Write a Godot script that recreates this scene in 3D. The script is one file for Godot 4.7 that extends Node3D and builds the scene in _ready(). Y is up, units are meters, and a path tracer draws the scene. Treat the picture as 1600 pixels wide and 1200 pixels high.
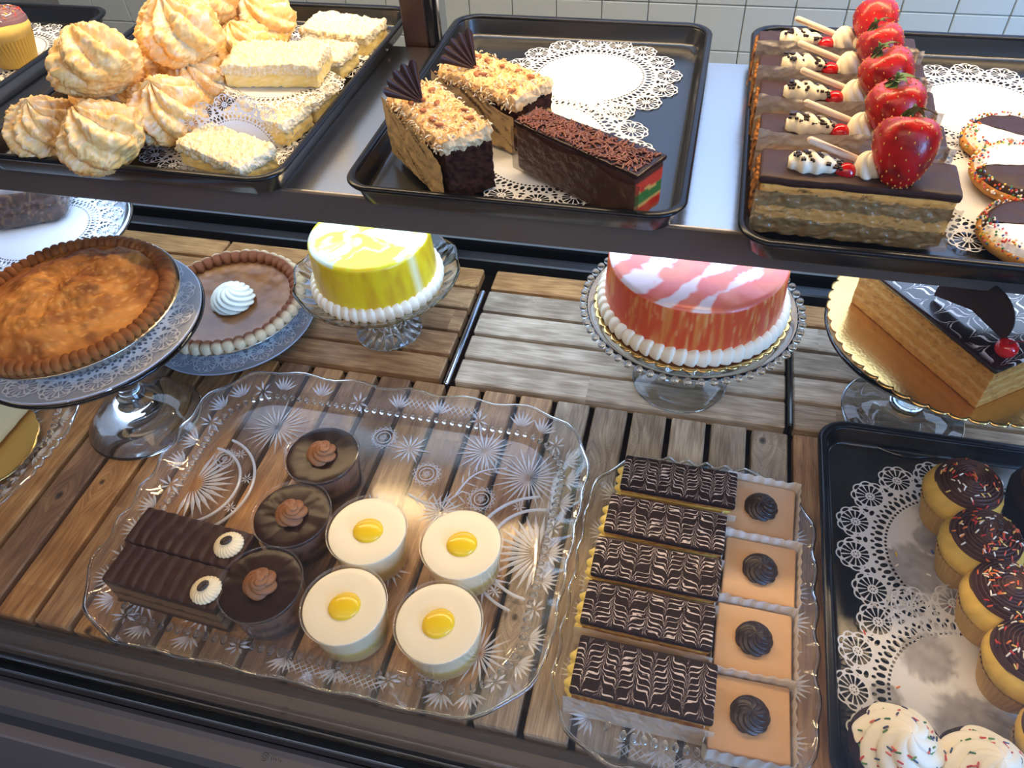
extends Node3D
# A bakery display case seen through its front glass. y is up, metres; the wooden deck's top is y = 0.

var M := {}
var used := {}
var nz := FastNoiseLite.new()
var rng := RandomNumberGenerator.new()
const TRAY_Y := 0.2625      # inner floor of the trays on the shelf


static var NO: Callable

class Geo:
	static var NO: Callable
	var v := PackedVector3Array()
	var uv := PackedVector2Array()
	var c := PackedColorArray()
	var ix := PackedInt32Array()
	var cur := Color.WHITE

	func put(p: Vector3, t := Vector2.ZERO) -> int:
		v.append(p); uv.append(t); c.append(cur)
		return v.size() - 1

	func tri(a: int, b: int, d: int) -> void:
		ix.append(a); ix.append(b); ix.append(d)

	func quad(a: int, b: int, d: int, e: int) -> void:
		tri(a, b, d); tri(a, d, e)

	func grid(nu: int, nv: int, f: Callable, wu := false, wv := false, flip := false) -> Geo:
		var cu := nu if wu else nu + 1
		var cv := nv if wv else nv + 1
		var b := v.size()
		for j in cv:
			for i in cu:
				put(f.call(float(i) / nu, float(j) / nv), Vector2(float(i) / nu, float(j) / nv))
		for j in nv:
			for i in nu:
				var i2 := (i + 1) % cu
				var j2 := (j + 1) % cv
				if flip:
					quad(b + j * cu + i, b + j2 * cu + i, b + j2 * cu + i2, b + j * cu + i2)
				else:
					quad(b + j * cu + i, b + j * cu + i2, b + j2 * cu + i2, b + j2 * cu + i)
		return self

	func lathe(pr: Array, seg: int, f : Callable = NO, at := Vector3.ZERO) -> Geo:
		var n := pr.size() - 1
		return grid(seg, n, func(a, t):
			var q: Vector2 = pr[int(round(t * n))]
			var th: float = a * TAU
			if f.is_valid():
				q = f.call(q, th, t)
			return at + Vector3(q.x * cos(th), q.y, -q.x * sin(th)), true)

	# box with rounded edges; n = inner cuts per axis; disp(p, normal) -> p
	func rbox(h: Vector3, r: float, n: Vector3i, disp : Callable = NO, at := Vector3.ZERO) -> Geo:
		var tick := []
		for k in 3:
			var a: float = h[k]
			var t := [-a, -a + 0.3 * r, -a + r]
			for i in range(1, n[k]):
				t.append(lerpf(-a + r, a - r, float(i) / n[k]))
			t.append_array([a - r, a - 0.3 * r, a])
			tick.append(t)
		for ax in 3:
			for s in [-1.0, 1.0]:
				var k1 := (ax + 1) % 3
				var k2 := (ax + 2) % 3
				var t1: Array = tick[k1]
				var t2: Array = tick[k2]
				grid(t1.size() - 1, t2.size() - 1, func(a, b):
					var p := Vector3.ZERO
					p[ax] = s * h[ax]
					p[k1] = t1[int(round(a * (t1.size() - 1)))]
					p[k2] = t2[int(round(b * (t2.size() - 1)))]
					var q := Vector3(clampf(p.x, -h.x + r, h.x - r), clampf(p.y, -h.y + r, h.y - r), clampf(p.z, -h.z + r, h.z - r))
					var d := (p - q).normalized()
					p = q + d * r
					if disp.is_valid():
						p = disp.call(p, d)
					return at + p, false, false, s < 0)
		for i in v.size():
			if uv[i].x >= 0.0:
				uv[i] = Vector2((v[i].x - at.x) / (2 * h.x) + 0.5, (v[i].z - at.z) / (2 * h.z) + 0.5)
		return self

	# chamfered box, flat faces with vertices of their own; uv runs along the longest axis in metres
	func cbox(h: Vector3, ch: float, at := Vector3.ZERO, uvo := Vector2.ZERO, ax := 0) -> Geo:
		var f := func(ps: Array):
			var b := v.size()
			var nn: Vector3 = (ps[1] - ps[0]).cross(ps[2] - ps[0])
			var mid := Vector3.ZERO
			for p in ps: mid += p
			var rev: bool = nn.dot(mid) < 0
			for p in ps:
				var w: Vector3 = p + at
				var oth: float = p.z + p.y if ax == 0 else p.x + p.y
				put(w, uvo + Vector2(p[ax], oth))
			for k in range(1, ps.size() - 1):
				if rev: tri(b, b + k + 1, b + k)
				else: tri(b, b + k, b + k + 1)
		for k in 3:
			var k1 := (k + 1) % 3
			var k2 := (k + 2) % 3
			for s in [-1.0, 1.0]:
				var ps := []
				for q in [[-1, -1], [1, -1], [1, 1], [-1, 1]]:
					var p := Vector3.ZERO
					p[k] = s * h[k]; p[k1] = q[0] * (h[k1] - ch); p[k2] = q[1] * (h[k2] - ch)
					ps.append(p)
				f.call(ps)
				for s2 in [-1.0, 1.0]:
					var e := []
					for q in [-1.0, 1.0]:
						var p := Vector3.ZERO
						p[k] = s * h[k]; p[k1] = s2 * (h[k1] - ch); p[k2] = q * (h[k2] - ch); e.append(p)
					for q in [1.0, -1.0]:
						var p := Vector3.ZERO
						p[k] = s * (h[k] - ch); p[k1] = s2 * h[k1]; p[k2] = q * (h[k2] - ch); e.append(p)
					f.call(e)
		for sx in [-1.0, 1.0]:
			for sy in [-1.0, 1.0]:
				for sz in [-1.0, 1.0]:
					f.call([Vector3(sx * h.x, sy * (h.y - ch), sz * (h.z - ch)), Vector3(sx * (h.x - ch), sy * h.y, sz * (h.z - ch)), Vector3(sx * (h.x - ch), sy * (h.y - ch), sz * h.z)])
		return self

	func tube(pts: Array, rad, seg: int, round_ends := true) -> Geo:
		var n := pts.size()
		var fr := []
		var up := Vector3(0.13, 0.97, 0.21)
		for i in n:
			var t: Vector3 = (pts[mini(i + 1, n - 1)] - pts[maxi(i - 1, 0)]).normalized()
			var s := t.cross(up)
			if s.length() < 0.05: s = t.cross(Vector3(1, 0.1, 0))
			s = s.normalized()
			var w := s.cross(t).normalized()
			up = w
			fr.append([pts[i], s, w, rad.call(float(i) / (n - 1)) if rad is Callable else rad])
		if round_ends:
			var a: Array = fr[0]
			var b: Array = fr[n - 1]
			var ta: Vector3 = (pts[1] - pts[0]).normalized()
			var tb: Vector3 = (pts[n - 1] - pts[n - 2]).normalized()
			fr.push_front([a[0] - ta * a[3] * 0.6, a[1], a[2], a[3] * 0.65])
			fr.push_front([a[0] - ta * a[3] * 0.9, a[1], a[2], a[3] * 0.02])
			fr.append([b[0] + tb * b[3] * 0.6, b[1], b[2], b[3] * 0.65])
			fr.append([b[0] + tb * b[3] * 0.9, b[1], b[2], b[3] * 0.02])
		var m := fr.size() - 1
		return grid(seg, m, func(a, t):
			var q: Array = fr[int(round(t * m))]
			return q[0] + (q[1] * cos(a * TAU) + q[2] * sin(a * TAU)) * q[3], true, false, true)

	func blob(at: Vector3, rad: Vector3, seg := 8, rings := 5, bs := Basis.IDENTITY) -> Geo:
		return grid(seg, rings, func(a, t):
			var ph: float = (t - 0.5) * PI
			return at + bs * Vector3(rad.x * cos(ph) * cos(a * TAU), rad.y * sin(ph), -rad.z * cos(ph) * sin(a * TAU)), true)

	# low roof-shaped ridge from p to q
	func ridge(p: Vector3, q: Vector3, w: float, hgt: float, up := Vector3.UP) -> void:
		var d := (q - p).normalized()
		var s := d.cross(up).normalized() * w
		var m := p.lerp(q, 0.45)
		var a := put(p); var b := put(q)
		var l := put(m + s); var r := put(m - s)
		var t := put(m + up * hgt)
		tri(a, l, t); tri(l, b, t); tri(b, r, t); tri(r, a, t)

	func prism(poly: PackedVector2Array, y0: float, y1: float) -> Geo:   # xz outline
		var t := Geometry2D.triangulate_polygon(poly)
		var b := v.size()
		for p in poly: put(Vector3(p.x, y1, p.y), p)
		for p in poly: put(Vector3(p.x, y0, p.y), p)
		var n := poly.size()
		for k in range(0, t.size(), 3):
			var nn: Vector3 = (v[b + t[k + 1]] - v[b + t[k]]).cross(v[b + t[k + 2]] - v[b + t[k]])
			if nn.y > 0:
				tri(b + t[k], b + t[k + 1], b + t[k + 2]); tri(b + n + t[k], b + n + t[k + 2], b + n + t[k + 1])
			else:
				tri(b + t[k], b + t[k + 2], b + t[k + 1]); tri(b + n + t[k], b + n + t[k + 1], b + n + t[k + 2])
		for k in n:
			var k2 := (k + 1) % n
			var a := put(Vector3(poly[k].x, y0, poly[k].y)); var e := put(Vector3(poly[k2].x, y0, poly[k2].y))
			var f := put(Vector3(poly[k2].x, y1, poly[k2].y)); var g := put(Vector3(poly[k].x, y1, poly[k].y))
			if Geometry2D.is_polygon_clockwise(poly): quad(a, e, f, g)
			else: quad(a, g, f, e)
		return self

	func mesh(mat: Material, colf : Callable = NO, weld := true) -> ArrayMesh:
		var n := v.size()
		var nr := PackedVector3Array()
		nr.resize(n)
		var rep := PackedInt32Array()
		rep.resize(n)
		if weld:
			var seen := {}
			for i in n:
				var k := Vector3i((v[i] * 40000.0).round())
				var g: int = seen.get(k, -1)
				if g < 0:
					seen[k] = i; g = i
				rep[i] = g
		else:
			for i in n: rep[i] = i
		for k in range(0, ix.size(), 3):
			var a := ix[k]; var b := ix[k + 1]; var d := ix[k + 2]
			var f := (v[b] - v[a]).cross(v[d] - v[a])
			nr[rep[a]] += f; nr[rep[b]] += f; nr[rep[d]] += f
		var out := PackedVector3Array()
		out.resize(n)
		for i in n:
			var f := nr[rep[i]]
			out[i] = f.normalized() if f.length_squared() > 1e-24 else Vector3.UP
		if colf.is_valid():
			for i in n: c[i] = colf.call(v[i], out[i])
		var rv := PackedInt32Array()
		rv.resize(ix.size())
		for k in range(0, ix.size(), 3):
			rv[k] = ix[k]; rv[k + 1] = ix[k + 2]; rv[k + 2] = ix[k + 1]
		var arr := []
		arr.resize(Mesh.ARRAY_MAX)
		arr[Mesh.ARRAY_VERTEX] = v; arr[Mesh.ARRAY_NORMAL] = out; arr[Mesh.ARRAY_TEX_UV] = uv; arr[Mesh.ARRAY_COLOR] = c; arr[Mesh.ARRAY_INDEX] = rv
		var m := ArrayMesh.new()
		m.add_surface_from_arrays(Mesh.PRIMITIVE_TRIANGLES, arr)
		m.surface_set_material(0, mat)
		return m


# ---------------------------------------------------------------- naming
func numbered(called: String) -> String:
	used[called] = used.get(called, -1) + 1
	return called if used[called] == 0 else "%s_%03d" % [called, used[called]]

func tag(o: Node3D, label: String, category: String, group := "") -> Node3D:
	o.set_meta("label", label); o.set_meta("category", category)
	if group: o.set_meta("group", group)
	return o

func thing(called: String, label: String, category: String, at := Vector3.ZERO, turn := 0.0, group := "") -> Node3D:
	var o := Node3D.new()
	o.name = numbered(called)
	add_child(o)
	o.position = at; o.rotation.y = turn
	return tag(o, label, category, group)

func part(parent: Node3D, called: String, m: Mesh, xf := Transform3D.IDENTITY, stuff := false) -> MeshInstance3D:
	var o := MeshInstance3D.new()
	o.name = called
	o.mesh = m
	parent.add_child(o, true)
	o.transform = xf
	if stuff: o.set_meta("kind", "stuff")
	return o

func solo(called: String, m: Mesh, label: String, category: String, at := Vector3.ZERO, turn := 0.0, group := "") -> MeshInstance3D:
	var o := MeshInstance3D.new()
	o.name = numbered(called)
	o.mesh = m
	add_child(o)
	o.position = at; o.rotation.y = turn
	tag(o, label, category, group)
	return o

func struct(called: String, m: Mesh, at := Vector3.ZERO) -> MeshInstance3D:
	var o := MeshInstance3D.new()
	o.name = numbered(called)
	o.mesh = m
	add_child(o)
	o.position = at
	o.set_meta("kind", "structure")
	return o

func at3(x: float, y: float, z: float, turn := 0.0, s := 1.0) -> Transform3D:
	return Transform3D(Basis(Vector3.UP, turn).scaled(Vector3(s, s, s)), Vector3(x, y, z))

# ---------------------------------------------------------------- colours, materials
func C(r: float, g: float, b: float, a := 1.0) -> Color:
	return Color(r / 255.0, g / 255.0, b / 255.0, a)

func L(r: float, g: float, b: float) -> Color:          # linear value for vertex colours
	return Color(r / 255.0, g / 255.0, b / 255.0).srgb_to_linear()

func mat(key: String, col: Color, rough := 0.5, metal := 0.0, spec := 0.5) -> StandardMaterial3D:
	var m := StandardMaterial3D.new()
	m.resource_name = key
	m.albedo_color = col; m.roughness = rough; m.metallic = metal; m.metallic_specular = spec
	M[key] = m
	return m

func vmat(key: String, rough := 0.7, spec := 0.4) -> StandardMaterial3D:
	var m := mat(key, Color.WHITE, rough, 0.0, spec)
	m.vertex_color_use_as_albedo = true
	return m

func pane(key: String, col: Color, a: float, rough := 0.05) -> StandardMaterial3D:
	var m := mat(key, Color(col.r, col.g, col.b, a), rough)
	m.transparency = BaseMaterial3D.TRANSPARENCY_ALPHA
	m.cull_mode = BaseMaterial3D.CULL_DISABLED
	return m

func n3(p: Vector3, f: float) -> float:
	return nz.get_noise_3d(p.x * f, p.y * f, p.z * f)

func noise_tex(seed_: int, freq: float, ramp := [], size := 256, as_normal := false, bump := 4.0) -> NoiseTexture2D:
	var t := NoiseTexture2D.new()
	var n := FastNoiseLite.new()
	n.seed = seed_; n.frequency = freq; n.noise_type = FastNoiseLite.TYPE_SIMPLEX_SMOOTH; n.fractal_octaves = 4
	t.noise = n; t.width = size; t.height = size; t.seamless = true
	if as_normal:
		t.as_normal_map = true; t.bump_strength = bump
	elif ramp.size():
		var g := Gradient.new()
		g.offsets = PackedFloat32Array(ramp.map(func(r): return r[0]))
		g.colors = PackedColorArray(ramp.map(func(r): return r[1]))
		t.color_ramp = g
	return t

func bumpy(m: StandardMaterial3D, seed_: int, freq: float, scale: float, strength: float) -> void:
	m.normal_enabled = true
	m.normal_texture = noise_tex(seed_, freq, [], 256, true, strength)
	m.uv1_triplanar = true
	m.uv1_scale = Vector3(scale, scale, scale)

# grain of one board: x along the length, y across
func wood_image(seed_: int, dark: Color, light: Color, knots: Array) -> ImageTexture:
	var w := 768
	var h := 96
	var im := Image.create(w, h, false, Image.FORMAT_RGB8)
	var n := FastNoiseLite.new()
	n.seed = seed_; n.frequency = 1.0; n.fractal_octaves = 2
	for y in h:
		for x in w:
			var px := x / float(w) * 8.0
			var py := y / float(h)
			var k_dark := 0.0
			var bend := 0.0
			for k in knots:
				var dx: float = (px - k.x) * 0.9
				var dy: float = (py - k.y) * 1.0
				var d2 := dx * dx * 3.0 + dy * dy * 9.0
				bend += exp(-d2 * 2.2) * 0.35 * signf(dy)
				k_dark = maxf(k_dark, clampf(1.5 - sqrt(d2) * 9.0 / k.z, 0.0, 1.0))
			var yy := py - bend
			var g := 0.5 + 0.5 * n.get_noise_2d(px * 0.5, yy * 9.0)
			var fine := n.get_noise_2d(px * 1.6 + 40.0, yy * 46.0)
			var blot := n.get_noise_2d(px * 0.9 + 90.0, yy * 1.3)
			var t := clampf(g * 0.75 + fine * 0.42 + blot * 0.35 + 0.1, 0.0, 1.0)
			var c := dark.lerp(light, t)
			c = c.lerp(dark * 0.35, k_dark * 0.85)
			im.set_pixel(x, y, c)
	return ImageTexture.create_from_image(im)

# white feathered lines drawn through dark glaze
func feather_image(seed_: int, combs: float, lines: float, amp: float, base: Color, line: Color, tall: bool) -> ImageTexture:
	var w := 512
	var h := 512 if tall else 224
	var im := Image.create(w, h, false, Image.FORMAT_RGB8)
	var n := FastNoiseLite.new()
	n.seed = seed_; n.frequency = 1.0
	for y in h:
		for x in w:
			var u := x / float(w)
			var q := y / float(h)
			var uu := u * combs + 0.22 * n.get_noise_2d(u * 5.0, q * 2.0) + 0.3
			var tr := absf(fposmod(uu, 2.0) - 1.0) * 2.0 - 1.0
			var off := signf(tr) * pow(absf(tr), 5.0) * amp * 1.9 * (1.0 + 0.35 * n.get_noise_2d(u * 7.0, 9.0))
			var ph := (q + off) * lines + 0.5 * n.get_noise_2d(u * 3.0 + 20.0, q * 9.0)
			var wd := 0.13 + 0.11 * n.get_noise_2d(u * 6.0, floorf(ph) * 3.7)
			wd *= 1.0 - 0.4 * pow(absf(tr), 5.0)
			var d := absf(fposmod(ph, 1.0) - 0.5)
			var a := clampf((wd - d) / 0.06 + 0.5, 0.0, 1.0)
			if fposmod(floorf(ph) * 0.618 + seed_ * 0.37, 1.0) > 0.86: a = 0.0
			var edge := clampf(minf(q, 1.0 - q) * 18.0 - 0.2, 0.0, 1.0)
			im.set_pixel(x, y, base.lerp(line, a * edge * 0.92))
	return ImageTexture.create_from_image(im)

func make_materials() -> void:
	nz.seed = 7; nz.frequency = 1.0; nz.fractal_octaves = 3
	var m: StandardMaterial3D
	m = mat("steel", C(214, 212, 208), 0.24, 1.0)
	m.normal_enabled = true; m.normal_texture = noise_tex(5, 0.02, [], 256, true, 1.2); m.uv1_triplanar = true; m.uv1_scale = Vector3(3, 60, 60); m.normal_scale = 0.22
	mat("chrome", C(190, 192, 196), 0.15, 1.0)
	m = mat("black_metal", C(22, 21, 21), 0.3, 0.0, 0.6)
	mat("black_gloss", C(12, 12, 13), 0.12, 0.0, 0.6)
	m = mat("dark_lip", C(104, 95, 87), 0.5, 0.5)
	m = mat("tray_black", C(15, 15, 17), 0.26, 0.0, 0.85)
	mat("tray_rim", C(40, 42, 48), 0.25, 0.7)
	mat("dark_bar", C(96, 92, 92), 0.35, 0.7)
	mat("brown_panel", C(98, 88, 82), 0.4, 0.0, 0.4)
	mat("dark_brown", C(52, 30, 24), 0.35, 0.0, 0.5)
	m = mat("tile", C(206, 211, 200), 0.2, 0.0, 0.5)
	mat("grout", C(150, 150, 142), 0.9)
	mat("plaster_warm", C(128, 112, 96), 0.9)
	mat("floor_brown", C(38, 32, 29), 0.6)
	mat("ceiling_white", C(232, 228, 220), 0.95)
	pane("front_glass", C(120, 130, 128), 0.002, 0.0)
	pane("crystal", C(232, 240, 246), 0.012, 0.14)
	pane("crystal_cut", C(244, 248, 254), 0.5, 0.1)
	pane("crystal_rim", C(236, 242, 248), 0.03, 0.03)
	pane("cup_plastic", C(240, 240, 236), 0.03, 0.05)
	m = mat("glass", Color(0.97, 0.985, 0.99, 0.0), 0.0)
	m.transparency = BaseMaterial3D.TRANSPARENCY_ALPHA; m.refraction_enabled = true; m.refraction_scale = 0.05
	m = vmat("paper", 0.85, 0.2)
	m.backlight_enabled = true; m.backlight = Color(0.3, 0.3, 0.3)
	m = mat("gold_board", C(222, 182, 112), 0.2, 0.92)
	bumpy(m, 44, 0.03, 30.0, 2.0); m.normal_scale = 0.25
	mat("foil", C(205, 200, 190), 0.25, 1.0)
	mat("silver", C(195, 198, 202), 0.16, 1.0)
	mat("silver_white", C(178, 184, 196), 0.3, 0.0, 0.6)
	vmat("crumb", 0.95, 0.2)
	vmat("dough", 0.65, 0.35)
	vmat("icing", 0.5, 0.4)
	vmat("gloss_icing", 0.28, 0.5)
	vmat("sprinkle", 0.35, 0.5)
	m = vmat("berry", 0.3, 0.5)
	bumpy(m, 61, 0.06, 45.0, 4.0); m.normal_scale = 0.35
	m.clearcoat_enabled = true; m.clearcoat = 0.2; m.clearcoat_roughness = 0.15
	m = mat("cream", C(250, 240, 214), 0.45, 0.0, 0.4)
	mat("cream_yellow", C(246, 228, 186), 0.45, 0.0, 0.4)
	mat("custard", C(244, 216, 112), 0.45)
	m = mat("choc_glaze", C(42, 25, 23), 0.26, 0.0, 0.36)
	bumpy(m, 12, 0.03, 14.0, 2.0); m.normal_scale = 0.1
	mat("choc_dark", C(44, 27, 22), 0.32, 0.0, 0.5)
	mat("choc_mousse", C(142, 92, 54), 0.5)
	mat("choc_frost", C(82, 50, 38), 0.5)
	m = mat("choc_bar", C(60, 38, 31), 0.45, 0.0, 0.36)
	bumpy(m, 15, 0.04, 20.0, 2.0); m.normal_scale = 0.25
	mat("choc_fan", C(60, 37, 30), 0.4, 0.0, 0.35)
	mat("sponge", C(212, 176, 112), 0.9)
	mat("caramel", C(200, 156, 112), 0.35, 0.0, 0.45)
	m = mat("wax_paper", C(236, 226, 208, 0.55), 0.5)
	m.transparency = BaseMaterial3D.TRANSPARENCY_ALPHA; m.cull_mode = BaseMaterial3D.CULL_DISABLED
	bumpy(m, 21, 0.02, 12.0, 6.0)
	m = mat("case_paper", C(240, 232, 220, 0.8), 0.5)
	m.transparency = BaseMaterial3D.TRANSPARENCY_ALPHA; m.cull_mode = BaseMaterial3D.CULL_DISABLED
	m = mat("acetate", C(226, 184, 118, 0.30), 0.25)
	m.transparency = BaseMaterial3D.TRANSPARENCY_ALPHA; m.cull_mode = BaseMaterial3D.CULL_DISABLED
	bumpy(m, 23, 0.02, 16.0, 8.0)
	m = mat("film", C(206, 198, 186, 0.74), 0.4)
	m.transparency = BaseMaterial3D.TRANSPARENCY_ALPHA; m.cull_mode = BaseMaterial3D.CULL_DISABLED
	bumpy(m, 29, 0.02, 16.0, 6.0)
	mat("gel_yellow", C(236, 196, 30), 0.18, 0.0, 0.5)
	m = mat("gel_red", C(196, 18, 22), 0.08, 0.0, 0.6)
	mat("lilac_frost", C(150, 112, 116), 0.5)
	m = mat("choc_wrap", C(96, 62, 42, 0.5), 0.25)
	m.transparency = BaseMaterial3D.TRANSPARENCY_ALPHA; m.cull_mode = BaseMaterial3D.CULL_DISABLED
	bumpy(m, 27, 0.02, 14.0, 8.0)
	mat("bean", C(46, 28, 20), 0.35)
	mat("leaf", C(92, 120, 60), 0.6)
	mat("stem_red", C(120, 40, 30), 0.5)
	var k1 := [Vector3(1.6, 0.4, 1.0), Vector3(5.7, 0.7, 0.8)]
	var k2 := [Vector3(4.2, 0.55, 1.1)]
	var sets := [[C(132, 94, 60), C(202, 158, 108), k2], [C(146, 98, 54), C(216, 164, 100), k1], [C(126, 106, 84), C(200, 180, 150), k1], [C(152, 130, 104), C(222, 204, 176), []], [C(106, 76, 54), C(168, 128, 90), k2]]
	for i in sets.size():
		m = mat("wood%d" % i, Color.WHITE, 0.55, 0.0, 0.45)
		m.albedo_texture = wood_image(60 + i, sets[i][0], sets[i][1], sets[i][2])
		m.uv1_scale = Vector3(2.2, 12.0, 1.0)
		m.roughness = 0.5
		m.heightmap_enabled = false
	mat("runner", C(40, 28, 20), 0.9)
	for i in 3:
		m = mat("feather%d" % i, Color.WHITE, 0.5, 0.0, 0.22)
		m.albedo_texture = feather_image(3 + i * 5, [7.5, 8.5, 8.0][i], [9.5, 10.5, 9.0][i], [0.12, 0.13, 0.11][i], C(38, 25, 24), C(232, 210, 190), false)
	m = mat("feather_wide", Color.WHITE, 0.16, 0.0, 0.6)
	m.albedo_texture = feather_image(41, 9.0, 13.0, 0.07, C(34, 22, 20), C(222, 214, 210), true)


func lamp_area(called: String, at: Vector3, rot: Vector3, size: Vector2, col: Color, energy: float) -> void:
	var l := AreaLight3D.new()
	l.name = called
	l.area_size = size
	l.light_color = col; l.light_energy = energy
	l.shadow_enabled = true
	l.area_range = 8.0
	add_child(l)
	l.position = at; l.rotation = rot


func _ready() -> void:
	var cam := Camera3D.new()
	cam.name = "camera"
	add_child(cam)
	cam.position = Vector3(0.25761, 0.68637, 0.61086)
	cam.rotation = Vector3(-0.81589, 0.29142, -0.07575)
	cam.fov = 53.06
	cam.near = 0.02
	cam.current = true
	var we := WorldEnvironment.new()
	we.name = "world_environment"
	var e := Environment.new()
	e.background_mode = Environment.BG_COLOR
	e.background_color = C(120, 130, 140)
	e.tonemap_mode = Environment.TONE_MAPPER_LINEAR
	e.tonemap_exposure = 1.0
	e.sdfgi_enabled = true; e.ssao_enabled = true; e.ssil_enabled = true
	we.environment = e
	add_child(we)
	# light: warm strip under the top of the case, warm panels over the customers' side, cool strip under the shelf, cool window behind
	lamp_area("strip_light_lamp", Vector3(0.1, 0.735, -0.26), Vector3(-PI / 2, 0, 0), Vector2(1.9, 0.03), C(255, 220, 166), 1.45)
	lamp_area("ceiling_lamp", Vector3(-0.3, 1.84, 1.5), Vector3(-PI / 2, 0, 0), Vector2(2.4, 0.9), C(255, 220, 174), 2.2)
	lamp_area("shelf_strip_lamp", Vector3(0.1, 0.2165, -0.132), Vector3(-PI / 2, 0, 0), Vector2(1.9, 0.22), C(184, 214, 255), 0.55)
	lamp_area("window_lamp", Vector3(0.75, 0.82, -1.015), Vector3(0, PI, 0), Vector2(1.5, 0.6), C(140, 190, 255), 0.21)
	lamp_area("kitchen_lamp", Vector3(0.2, 1.84, -0.72), Vector3(-PI / 2, 0, 0), Vector2(2.6, 0.3), C(208, 226, 255), 2.3)
	lamp_area("daylight_lamp", Vector3(3.0, 0.95, 1.55), Vector3(0, PI / 2, 0), Vector2(2.2, 1.3), C(132, 186, 255), 24)
	make_materials()
	build_room()
	build_case()
	build_deck()
	build_shelf_goods()
	build_deck_goods()


# ---------------------------------------------------------------- the room and the case
func box(sx: float, sy: float, sz: float, key: String, ch := 0.002) -> ArrayMesh:
	return Geo.new().cbox(Vector3(sx, sy, sz) / 2, ch).mesh(M[key], NO, false)

func build_room() -> void:
	var back := struct("wall_back", box(6.0, 2.8, 0.12, "grout"), Vector3(0.2, 0.5, -1.118))
	var tm := Geo.new().cbox(Vector3(0.0945, 0.0905, 0.008) / 2, 0.0014).mesh(M.tile, NO, false)
	for r in 8:
		for k in 26:
			part(back, "tile", tm, at3(0.016 + 0.0965 * (k - 14) - 0.2 + 0.048, -0.035 + 0.0925 * (r - 2) - 0.5 + 0.046, 0.062))
	part(back, "upper_panel", box(6.0, 1.3, 0.02, "ceiling_white"), at3(0, 0.72, 0.064))
	struct("wall_left", box(0.12, 2.8, 5.2, "plaster_warm"), Vector3(-2.8, 0.5, 1.4))
	struct("wall_right", box(0.12, 2.8, 5.2, "plaster_warm"), Vector3(3.2, 0.5, 1.4))
	struct("wall_front", box(6.0, 2.8, 0.12, "plaster_warm"), Vector3(0.2, 0.5, 3.9))
	struct("floor", box(6.2, 0.12, 5.4, "floor_brown"), Vector3(0.2, -0.96, 1.4))
	struct("ceiling", box(6.2, 0.12, 5.4, "ceiling_white"), Vector3(0.2, 1.96, 1.4))
	# bright window to the kitchen behind, and the lamps themselves
	var w := struct("window_1", box(1.62, 0.72, 0.03, "black_metal"), Vector3(0.75, 0.82, -1.045))
	var g := mat("window_light_pane", C(225, 235, 250), 0.4)
	g.emission_enabled = true; g.emission = C(190, 218, 255); g.emission_energy_multiplier = 0.2
	for k in 2:
		part(w, "pane", box(0.74, 0.62, 0.006, "window_light_pane"), at3(-0.385 + 0.77 * k, 0, 0.016))
	w = struct("window_2", box(0.03, 1.42, 2.32, "black_metal"), Vector3(3.12, 0.95, 1.55))
	for k in 2:
		part(w, "pane", box(0.006, 1.3, 1.06, "window_light_pane"), at3(-0.017, 0, -0.55 + 1.1 * k))
	var wl := mat("warm_lamp_face", C(255, 230, 190), 0.5)
	wl.emission_enabled = true; wl.emission = C(255, 214, 160); wl.emission_energy_multiplier = 1.5
	var cl := mat("cool_lamp_face", C(235, 245, 255), 0.5)
	cl.emission_enabled = true; cl.emission = C(205, 228, 255); cl.emission_energy_multiplier = 0.25
	var f := thing("ceiling_light", "wide warm light panel on the ceiling before the case", "ceiling light", Vector3(-0.3, 1.87, 1.5))
	part(f, "frame", box(2.5, 0.05, 1.0, "ceiling_white"), at3(0, 0.005, 0))
	part(f, "diffuser", box(2.4, 0.01, 0.9, "warm_lamp_face"), at3(0, -0.0215, 0))
	f = thing("strip_light", "warm strip light under the top of the display case", "strip light", Vector3(0.1, 0.7575, -0.26))
	part(f, "housing", box(1.96, 0.02, 0.05, "black_metal"), at3(0, 0.005, 0))
	part(f, "diffuser", box(1.9, 0.008, 0.03, "warm_lamp_face"), at3(0, -0.009, 0))
	f = thing("shelf_light", "wide cool light panel under the steel shelf", "light panel", Vector3(0.1, 0.2295, -0.132))
	part(f, "housing", box(1.96, 0.022, 0.24, "black_metal"), at3(0, 0.009, 0))
	part(f, "diffuser", box(1.9, 0.008, 0.22, "cool_lamp_face"), at3(0, -0.006, 0))
	f = thing("ceiling_light", "cool light panel on the kitchen ceiling behind the case", "ceiling light", Vector3(0.2, 1.87, -0.72))
	part(f, "frame", box(2.7, 0.05, 0.4, "ceiling_white"), at3(0, 0.005, 0))
	part(f, "diffuser", box(2.6, 0.01, 0.3, "cool_lamp_face"), at3(0, -0.0215, 0))

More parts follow.
